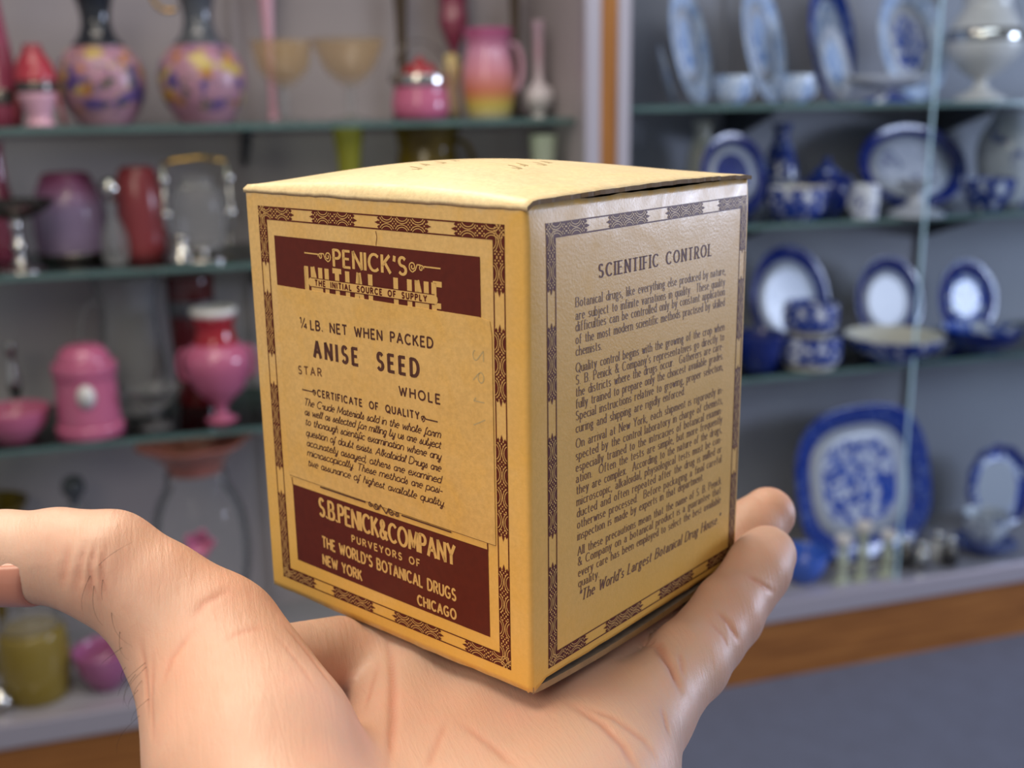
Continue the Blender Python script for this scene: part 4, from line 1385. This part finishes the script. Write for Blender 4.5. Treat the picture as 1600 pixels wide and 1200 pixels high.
rev('jar', r, k, [(32, 20), (38, 26), (42, 70), (38, 104), (26, 114), (24, 128), (0, 130)], M['clear_grey'])
rev('base', r, k, [(48, 0), (46, 5), (20, 10), (12, 16), (40, 20), (0, 21)], M['silver'])
for sx in (-1, 1):
    tube('post', [(sx * 42 * k, 0, 14 * k), (sx * 50 * k, 0, 60 * k), (sx * 47 * k, 0, 148 * k)], 2.6 * k, M['silver'], r)
    for h in (72, 124): rev('ball', r, k, [(0, h - 9), (8, h - 5), (9, h), (8, h + 5), (0, h + 9)], M['silver'], 2, loc=(sx * 48 * k, -3 * k, 0), seg=20)
tube('bail_handle', [(-49 * k, 0, 146 * k), (-30 * k, 0, 152 * k), (10 * k, 0, 156 * k), (47 * k, 0, 150 * k)], 3 * k, M['gold'], r)
rev('foot', r, k, [(20, 2), (16, 18), (11, 30), (14, 40), (0, 44)], M['silver'], loc=(-30 * k, -26 * k, 0), seg=24)
single('tall_vase', 'tall yellow green glass vase behind the tan carton', 'vase', 552, .25, Z2, [(24, 0), (18, 6), (16, 60), (18, 130), (24, 178), (21, 178), (12, 120), (0, 110)], M['green'])
r, k = thing('pitcher', 'dark amber glass pitcher behind the top of the carton', 'pitcher', 672, .22, Z2)
rev('body', r, k, [(40, 0), (46, 10), (54, 60), (48, 120), (44, 150), (52, 176), (49, 176), (40, 140), (0, 120)], M['amber'])
tube('handle', [(p[0] * k, 0, p[2] * k) for p in arc3((50, 0, 110), 24, 100, -110, 14, 46)], 5 * k, M['amber'], r)
single('vase', 'pale green clear vase near the right end of the middle shelf', 'vase', 850, .12, Z2, [(16, 0), (12, 6), (14, 60), (18, 120), (21, 158), (18, 158), (10, 90), (0, 80)], M['pale_green'])

# ------------------------------------------------------------------ left case, lowest shelf
single('dish', 'deep pink shallow glass dish at left of the lowest shelf', 'dish', 26, .13, Z3, [(26, 0), (30, 4), (46, 22), (54, 46), (52, 47), (42, 24), (0, 12)], M['pink'])
single('bud_vase', 'slim silver bud vase standing behind the deep pink dish', 'vase', 30, .28, Z3, [(16, 0), (6, 6), (5, 30), (11, 60), (6, 95), (9, 118), (7, 118), (0, 90)], M['silver'])
r, k = thing('ridged_jar', 'pink ridged barrel jar with white oval patch', 'jar', 143, .12, Z3)
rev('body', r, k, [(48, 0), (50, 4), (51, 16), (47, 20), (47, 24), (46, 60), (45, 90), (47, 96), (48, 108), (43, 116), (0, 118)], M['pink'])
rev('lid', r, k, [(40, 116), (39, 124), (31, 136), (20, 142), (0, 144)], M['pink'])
b = rev('patch', r, k, [(0, 0), (10, .5), (13, 1.5), (13.5, 3), (0, 4)], M['white'], 1, loc=(2 * k, -45.5 * k, 70 * k), rot=(PI / 2, 0, 0), shape=lambda a: (math.cos(a), 1.35 * math.sin(a)))  # white oval raised on the front of the body
r, k = thing('pitcher', 'clear pressed glass pitcher behind the pink ridged jar', 'pitcher', 216, .28, Z3)
rev('body', r, k, [(38, 0), (44, 6), (50, 60), (44, 120), (40, 170), (50, 205), (48, 205), (38, 160), (40, 60), (0, 8)], M['clear_grey'])
tube('handle', [(p[0] * k, 0, p[2] * k) for p in arc3((-46, 0, 120), 26, 70, 290, 14, 54)], 5 * k, M['clear_grey'], r)
single('compote', 'low clear glass compote in front of the clear pitcher', 'compote', 246, .12, Z3, [(24, 0), (22, 4), (6, 10), (5, 28), (20, 36), (42, 62), (40, 62), (18, 42), (0, 38)], M['clear'])
r, k = thing('tall_vase', 'very dark ruby square-shouldered vase behind red-necked pink vase', 'vase', 312, .30, Z3)
rev('body', r, k, [(27, 0), (31, 4), (34, 100), (35, 190), (31, 200), (0, 200)], M['red_dark'], 3)
rev('band', r, k, [(34.2, 140), (35.4, 142), (35.6, 162), (35, 164)], M['grey_neck'], 2)
r, k = thing('vase', 'pink urn vase with red neck and white rim', 'vase', 347, .13, Z3)
rev('body', r, k, [(22, 0), (24, 3), (10, 12), (12, 26), (36, 50), (50, 84), (49, 108), (33, 124), (0, 126)], M['pink'])
rev('neck', r, k, [(34, 122), (30, 134), (28, 150), (31, 166), (0, 168)], M['red'])
rev('rim', r, k, [(30, 165), (35, 170), (34, 177), (28, 178), (0, 172)], M['white'])
for sx in (-1, 1): tube('handle', [(p[0] * sx * k, 0, p[2] * k) for p in arc3((46, 0, 92), 12, 90, -90, 10, 24)], 3 * k, M['pink'], r)

# ------------------------------------------------------------------ left case, deck
single('compote', 'dark amber bowl at left edge of the lower deck', 'compote', 14, .31, DECK, [(40, 0), (34, 8), (12, 20), (8, 140), (16, 200), (40, 230), (56, 260), (53, 260), (30, 225), (0, 210)], M['amber'])
r, k = thing('decanter', 'clear glass decanter with slate stopper behind the thumb', 'decanter', 145, .30, DECK)
rev('body', r, k, [(40, 0), (46, 10), (48, 90), (34, 150), (14, 190), (11, 232), (16, 244), (0, 244)], M['clear'])
rev('stopper', r, k, [(8, 244), (7, 252), (16, 266), (14, 284), (0, 292)], M['grey_neck'])
r, k = thing('covered_jar', 'yellow glass covered jar below the raised thumb', 'jar', 62, .13, DECK)
rev('body', r, k, [(40, 0), (46, 6), (52, 50), (50, 100), (40, 118), (0, 120)], M['yellow'])
rev('lid', r, k, [(44, 118), (42, 128), (26, 142), (8, 148), (10, 158), (0, 164)], M['clear_grey'])
single('tilted_bowl', 'pink glass bowl standing beside the yellow jar', 'bowl', 168, .12, DECK, [(18, 0), (22, 4), (38, 30), (46, 62), (43, 63), (32, 32), (0, 14)], plain('mauve_glass', '#9c5a80', .15))
single('small_pot', 'small silver pot at the front left of the lower deck', 'pot', 2, .07, DECK, [(12, 0), (18, 8), (20, 26), (12, 38), (6, 44), (0, 46)], M['silver'])
r, k = thing('ruffled_vase', 'large clear glass vase with ruffled coral pink rim', 'vase', 332, .16, DECK)
ruff = lambda a, q: 1 + (.10 * math.cos(7 * a)) * q
rev('body', r, k, [(50, 0), (54, 6), (30, 18), (28, 50), (58, 105), (72, 180), (66, 248), (46, 294), (40, 318), (0, 319)], M['clear'])
rev('rim', r, k, [(40, 315), (44, 328), (62, 348), (82, 362), (80, 365), (58, 353), (38, 336), (0, 322)], plain('coral_glass', '#a8685c', .2, var=.3, scale=14), flute=ruff)
fl = rev('flower', r, k, [(0, 0), (10, 3), (17, 8), (20, 7), (16, 2), (0, -2)], M['pink'], 3, loc=(-4 * k, -70 * k, 228 * k), rot=(PI / 2, 0, 0), flute=lambda a, q: 1 + .25 * math.cos(5 * a) * q)

# ------------------------------------------------------------------ right case, top shelf
Z1, Z2, Z3 = ZR[1], ZR[2], ZR[3]
pale = (M['rim_sheen'], M['china'], M['scene_sheen'])
plate('dinner_plate', 'small pale-lit plate seen almost edge on beside the wooden post', 1041, .16, Z1, 48, 48, pale, 16, 68)
plate('oval_platter', 'pale-lit blue oval platter leaning, leftmost large one on top shelf', 1080, .22, Z1, 62, 92, pale, 12, 38)
plate('oval_platter', 'pale-lit blue oval platter leaning behind the two small cups', 1195, .22, Z1, 66, 95, pale, 12, 34)
plate('oval_platter', 'dusky blue oval platter behind the small white-rimmed plate', 1300, .27, Z1, 62, 96, (M['blue_rim'], M['scene_sheen'], M['scene_sheen']), 10, 25)
plate('oval_plate', 'small oval plate with white rim on the top shelf', 1308, .16, Z1, 40, 60, (M['china'], M['rim_sheen'], M['scene_sheen']), 14, 25)
plate('round_platter', 'large pale-lit round platter above the flat footed dish', 1425, .20, Z1, 92, 92, (M['rim_sheen'], M['china'], M['scene']), 12, 22)
CG = 'pale blue cups in front of platters'
for px, hw, lab in ((1143, 30, 'pale-lit blue cup in front of the leftmost large platter'), (1241, 29, 'pale-lit blue cup left of the small white-rimmed plate')):
    r, k = thing('cup', lab, 'cup', px, .09, Z1, CG)
    rev('bowl', r, k, [(15, 0), (18, 3), (26, 14), (hw, 40), (hw - 2, 40), (23, 14), (0, 8)], M['rim_sheen'])
    tube('handle', [(p[0] * k, 0, p[2] * k) for p in arc3((hw - 2, 0, 22), 9, 100, -100, 10, 12)], 2.2 * k, M['rim_sheen'], r)
r, k = thing('footed_dish', 'flat blue footed dish with white top on top shelf', 'dish', 1388, .085, Z1)
ov = lambda a: (math.cos(a), .45 * math.sin(a))
rev('tray', r, k, [(10, 18), (40, 22), (68, 30), (76, 38), (74, 40), (60, 34), (0, 30)], M['china'], shape=ov)
rev('foot', r, k, [(46, 0), (42, 4), (16, 12), (12, 19), (0, 20)], M['blue_cup'], shape=ov)
r, k = thing('ewer', 'white and silver pedestal ewer at right of the top shelf', 'ewer', 1530, .15, Z1)
rev('body', r, k, [(10, 34), (24, 40), (50, 66), (56, 94), (46, 120), (34, 140), (40, 168), (38, 168), (28, 140), (0, 120)], M['white'])
rev('foot', r, k, [(40, 0), (38, 4), (20, 14), (9, 24), (11, 35), (0, 36)], M['white'])
rev('band', r, k, [(56, 88), (57.5, 92), (56.5, 102), (54, 106)], M['silver'], 2)
tube('handle', [(p[0] * k, 0, p[2] * k) for p in arc3((48, 0, 116), 26, 110, -110, 14, 44)], 4 * k, M['china'], r)

# ------------------------------------------------------------------ right case, middle shelf
dark = (M['blue_rim2'], M['china'], M['scene'])
plate('dinner_plate', 'blue plate with white ring standing behind the carton corner', 1148, .22, Z2, 66, 66, (M['blue_rim2'], M['china'], M['blue_rim2']), 12, 12, rim_at=.72)
single('small_jug', 'small white jug behind the blue plate with white ring', 'jug', 1094, .34, Z2, [(16, 0), (22, 20), (22, 90), (12, 120), (16, 138), (13, 138), (0, 110)], M['china_warm'])
single('vase', 'slim cobalt blue vase on the middle shelf', 'vase', 1216, .335, Z2, [(16, 0), (24, 20), (27, 55), (20, 90), (12, 112), (16, 130), (13, 130), (0, 110)], M['blue_cup'])
r, k = thing('teapot', 'dark cobalt teapot left of the large oval platter', 'teapot', 1288, .20, Z2)
rev('body', r, k, [(20, 0), (24, 4), (36, 24), (36, 46), (22, 62), (0, 64)], M['blue_dark'])
rev('lid', r, k, [(22, 62), (14, 72), (5, 77), (6, 84), (0, 88)], M['blue_cup'])
tube('spout', [(-32 * k, 0, 24 * k), (-46 * k, 0, 36 * k), (-54 * k, 0, 58 * k)], 5 * k, M['blue_dark'], r, rads=[8 * k, 6 * k, 4 * k])
tube('handle', [(p[0] * k, 0, p[2] * k) for p in arc3((33, 0, 36), 15, 100, -100, 12, 22)], 3 * k, M['blue_dark'], r)
r, k = thing('bowl', 'blue bowl with white inside right of the carton corner', 'bowl', 1245, .10, Z2)
rev('outside', r, k, [(24, 0), (28, 3), (40, 14), (45, 48), (44, 50)], M['blue_cup'])
rev('inside', r, k, [(44, 50), (41, 48), (36, 16), (0, 8)], M['china_warm'], cap=False)
r, k = thing('mug', 'small white mug with blue print in front of teapot', 'mug', 1350, .08, Z2)
rev('body', r, k, [(17, 0), (20, 3), (21, 46), (19, 46), (17, 6), (0, 5)], transfer('sparse_print', 60, .58))
tube('handle', [(p[0] * k, 0, p[2] * k) for p in arc3((-20, 0, 24), 9, 80, 280, 10, 13)], 2.4 * k, M['china'], r)
plate('oval_platter', 'large oval platter with dark blue rim on middle shelf', 1432, .26, Z2, 106, 68, (M['blue_rim2'], M['china'], transfer('faint_print', 24, .6, '#6a7090', '#b9bec8')), 22, 6, rim_at=.76)
r, k = thing('pedestal_dish', 'white pedestal dish by the bright glass door edge', 'dish', 1430, .08, Z2)
rev('foot', r, k, [(44, 0), (42, 5), (20, 14), (12, 24), (10, 40), (0, 40)], M['china'])
rev('top', r, k, [(10, 38), (24, 44), (30, 52), (28, 53), (0, 48)], M['china'])
single('vase', 'tall white vase with blue flowers at right of middle shelf', 'vase', 1572, .26, Z2, [(32, 0), (40, 20), (50, 68), (46, 104), (30, 128), (34, 145), (31, 145), (0, 122)], transfer('flower_print', 16, .6, '#3a5492', '#b4b8bc'))
r, k = thing('cup', 'white and blue teacup in front of the flowered vase', 'cup', 1540, .12, Z2)
rev('bowl', r, k, [(18, 0), (22, 4), (36, 26), (42, 46), (40, 46), (30, 22), (0, 10)], M['blue_cup'])
tube('handle', [(p[0] * k, 0, p[2] * k) for p in arc3((40, 0, 26), 11, 100, -100, 10, 14)], 2.6 * k, M['china'], r)

# ------------------------------------------------------------------ right case, lowest shelf
plate('dinner_plate', 'large plate with plain white centre partly behind the carton', 1236, .24, Z3, 86, 86, (M['blue_rim2'], M['china'], transfer('sprig_print', 14, .66, '#2a3c8c', '#b4bccc')), 13, 16, rim_at=.74)
plate('dinner_plate', 'plate with glossy cobalt rim and plain grey white centre', 1390, .25, Z3, 70, 70, (M['blue_dark'], M['china'], M['china']), 13, 10, rim_at=.70)
plate('dinner_plate', 'dark blue plate with pale diamond at right of lowest shelf', 1512, .25, Z3, 60, 62, (M['blue_rim2'], M['scene'], M['blue_rim2']), 13, 6, rim_at=.62)
UG = 'blue cups stacked in two tiers'
for zz, hw, lab in ((0, 46, 'lower blue cup of the two-tier stack'), (1, 42, 'upper blue cup of the two-tier stack, rim open')):
    s, k = at(1265, .10, Z3)
    r, k = thing('cup', lab, 'cup', 1265, .10, Z3 + zz * 51.5 * k, UG)
    rev('bowl', r, k, [(hw - 12, 9), (hw - 2, 12), (hw, 20), (hw, 47), (hw - 3, 51), (hw - 6, 46), (0, 18)], M['blue_cup'])
    rev('foot', r, k, [(hw - 12, 0), (hw - 9, 2), (hw - 10, 9), (0, 10)], M['china_warm'])
r, k = thing('bowl', 'wide blue bowl with white inside in front of cobalt-rimmed plate', 'bowl', 1395, .10, Z3)
rev('outside', r, k, [(34, 0), (38, 4), (66, 22), (76, 38), (75, 40)], M['blue_cup'])
rev('inside', r, k, [(75, 40), (60, 24), (30, 10), (0, 8)], M['china_warm'], cap=False)
r, k = thing('bowl', 'blue patterned bowl at right of lowest shelf', 'bowl', 1530, .10, Z3)
rev('outside', r, k, [(26, 0), (30, 4), (52, 20), (60, 36), (59, 38)], M['blue_dark'])
rev('inside', r, k, [(59, 38), (46, 22), (24, 9), (0, 7)], M['scene'], cap=False)
single('cup', 'dark cobalt cup half hidden behind the carton edge', 'cup', 1186, .12, Z3, [(20, 0), (24, 4), (34, 30), (36, 56), (34, 56), (26, 26), (0, 10)], M['blue_dark'])

# ------------------------------------------------------------------ right case, deck
plate('rectangular_platter', 'huge rounded rectangular platter with blue landscape standing on deck', 1352, .20, DECK, 132, 120, (M['blue_rim'], M['china'], M['scene']), 14, 8, 2.8, .74)
s, k = at(1352, .15, DECK)
es = empty('plate_stand', (s, .15, DECK), (0, 0, 0), label='small pale easel under the huge rectangular platter', cat='plate stand')
for sx in (-1, 1):
    tube('leg', [(sx * 40 * k, -22 * k, 3 * k), (sx * 40 * k, 2 * k, 6 * k), (sx * 40 * k, 12 * k, 3 * k)], 3 * k, M['china_warm'], es)
tube('crossbar', [(-42 * k, -8 * k, 5 * k), (42 * k, -8 * k, 5 * k)], 3 * k, M['china_warm'], es)
plate('dinner_plate', 'blue rimmed plate with white star at right of deck', 1562, .24, DECK + .0, 66, 68, (M['blue_rim2'], M['scene'], M['china']), 13, 4, rim_at=.80, flute=lambda a, q: 0.98 + .02 * math.cos(12 * a))
s, k = at(1537, .13, DECK)
sa = single('saucer', 'blue saucer under the small white cup on deck', 'saucer', 1537, .13, DECK, [(18, 0), (22, 3), (44, 12), (46, 15), (24, 8), (0, 6)], M['blue_rim'])
r, k = thing('cup', 'small white cup with blue sprigs on saucer', 'cup', 1537, .13, DECK + 7.5 * k)
rev('bowl', r, k, [(14, 0), (17, 3), (30, 24), (34, 50), (32, 50), (26, 22), (0, 8)], transfer('cup_sprigs', 44, .6))
tube('handle', [(p[0] * k, 0, p[2] * k) for p in arc3((32, 0, 28), 10, 100, -100, 10, 14)], 2.4 * k, M['china'], r)
single('dish', 'glossy blue glass dish beside the ring fingertip', 'dish', 1254, .105, DECK, [(14, 0), (17, 3), (31, 22), (38, 48), (36, 49), (26, 24), (0, 11)], plain('bright_blue_glass', '#3560c0', .08, coat=.4))
TG = 'pale glass candlesticks on deck'
for px, h, lab in ((1314, 78, 'short pale candlestick nearest the blue glass dish'), (1345, 96, 'tallest pale candlestick in front of the huge platter'), (1384, 74, 'short pale candlestick beside the silver salt pots')):
    r, k = thing('candlestick', lab, 'candlestick', px, .064, DECK, TG)
    rev('stem', r, k, [(16, 0), (14, 4), (8, 10), (7, h * .4), (10, h * .5), (7, h * .6), (8, h * .85), (0, h * .86)], M['pale_green'])
    rev('socket', r, k, [(8, h * .84), (13, h * .9), (12, h), (9, h), (0, h * .9)], M['white'])
PG = 'small silver salt pots on deck'
for px, y, mt, lab in ((1412, .10, 'pewter', 'dark silver salt pot nearest the pale candlesticks'), (1438, .07, 'silver', 'bright silver salt pot second from candlesticks'), (1462, .11, 'white', 'white salt pot between two silver pots'),
                       (1482, .07, 'pewter', 'dark silver salt pot left of the blue saucer')):
    r, k = thing('salt_pot', lab, 'salt pot', px, y, DECK, PG)
    rev('body', r, k, [(8, 0), (12, 4), (13, 20), (8, 34), (0, 35)], M[mt])
    rev('cap', r, k, [(8, 34), (9, 40), (6, 48), (0, 51)], M['silver'])
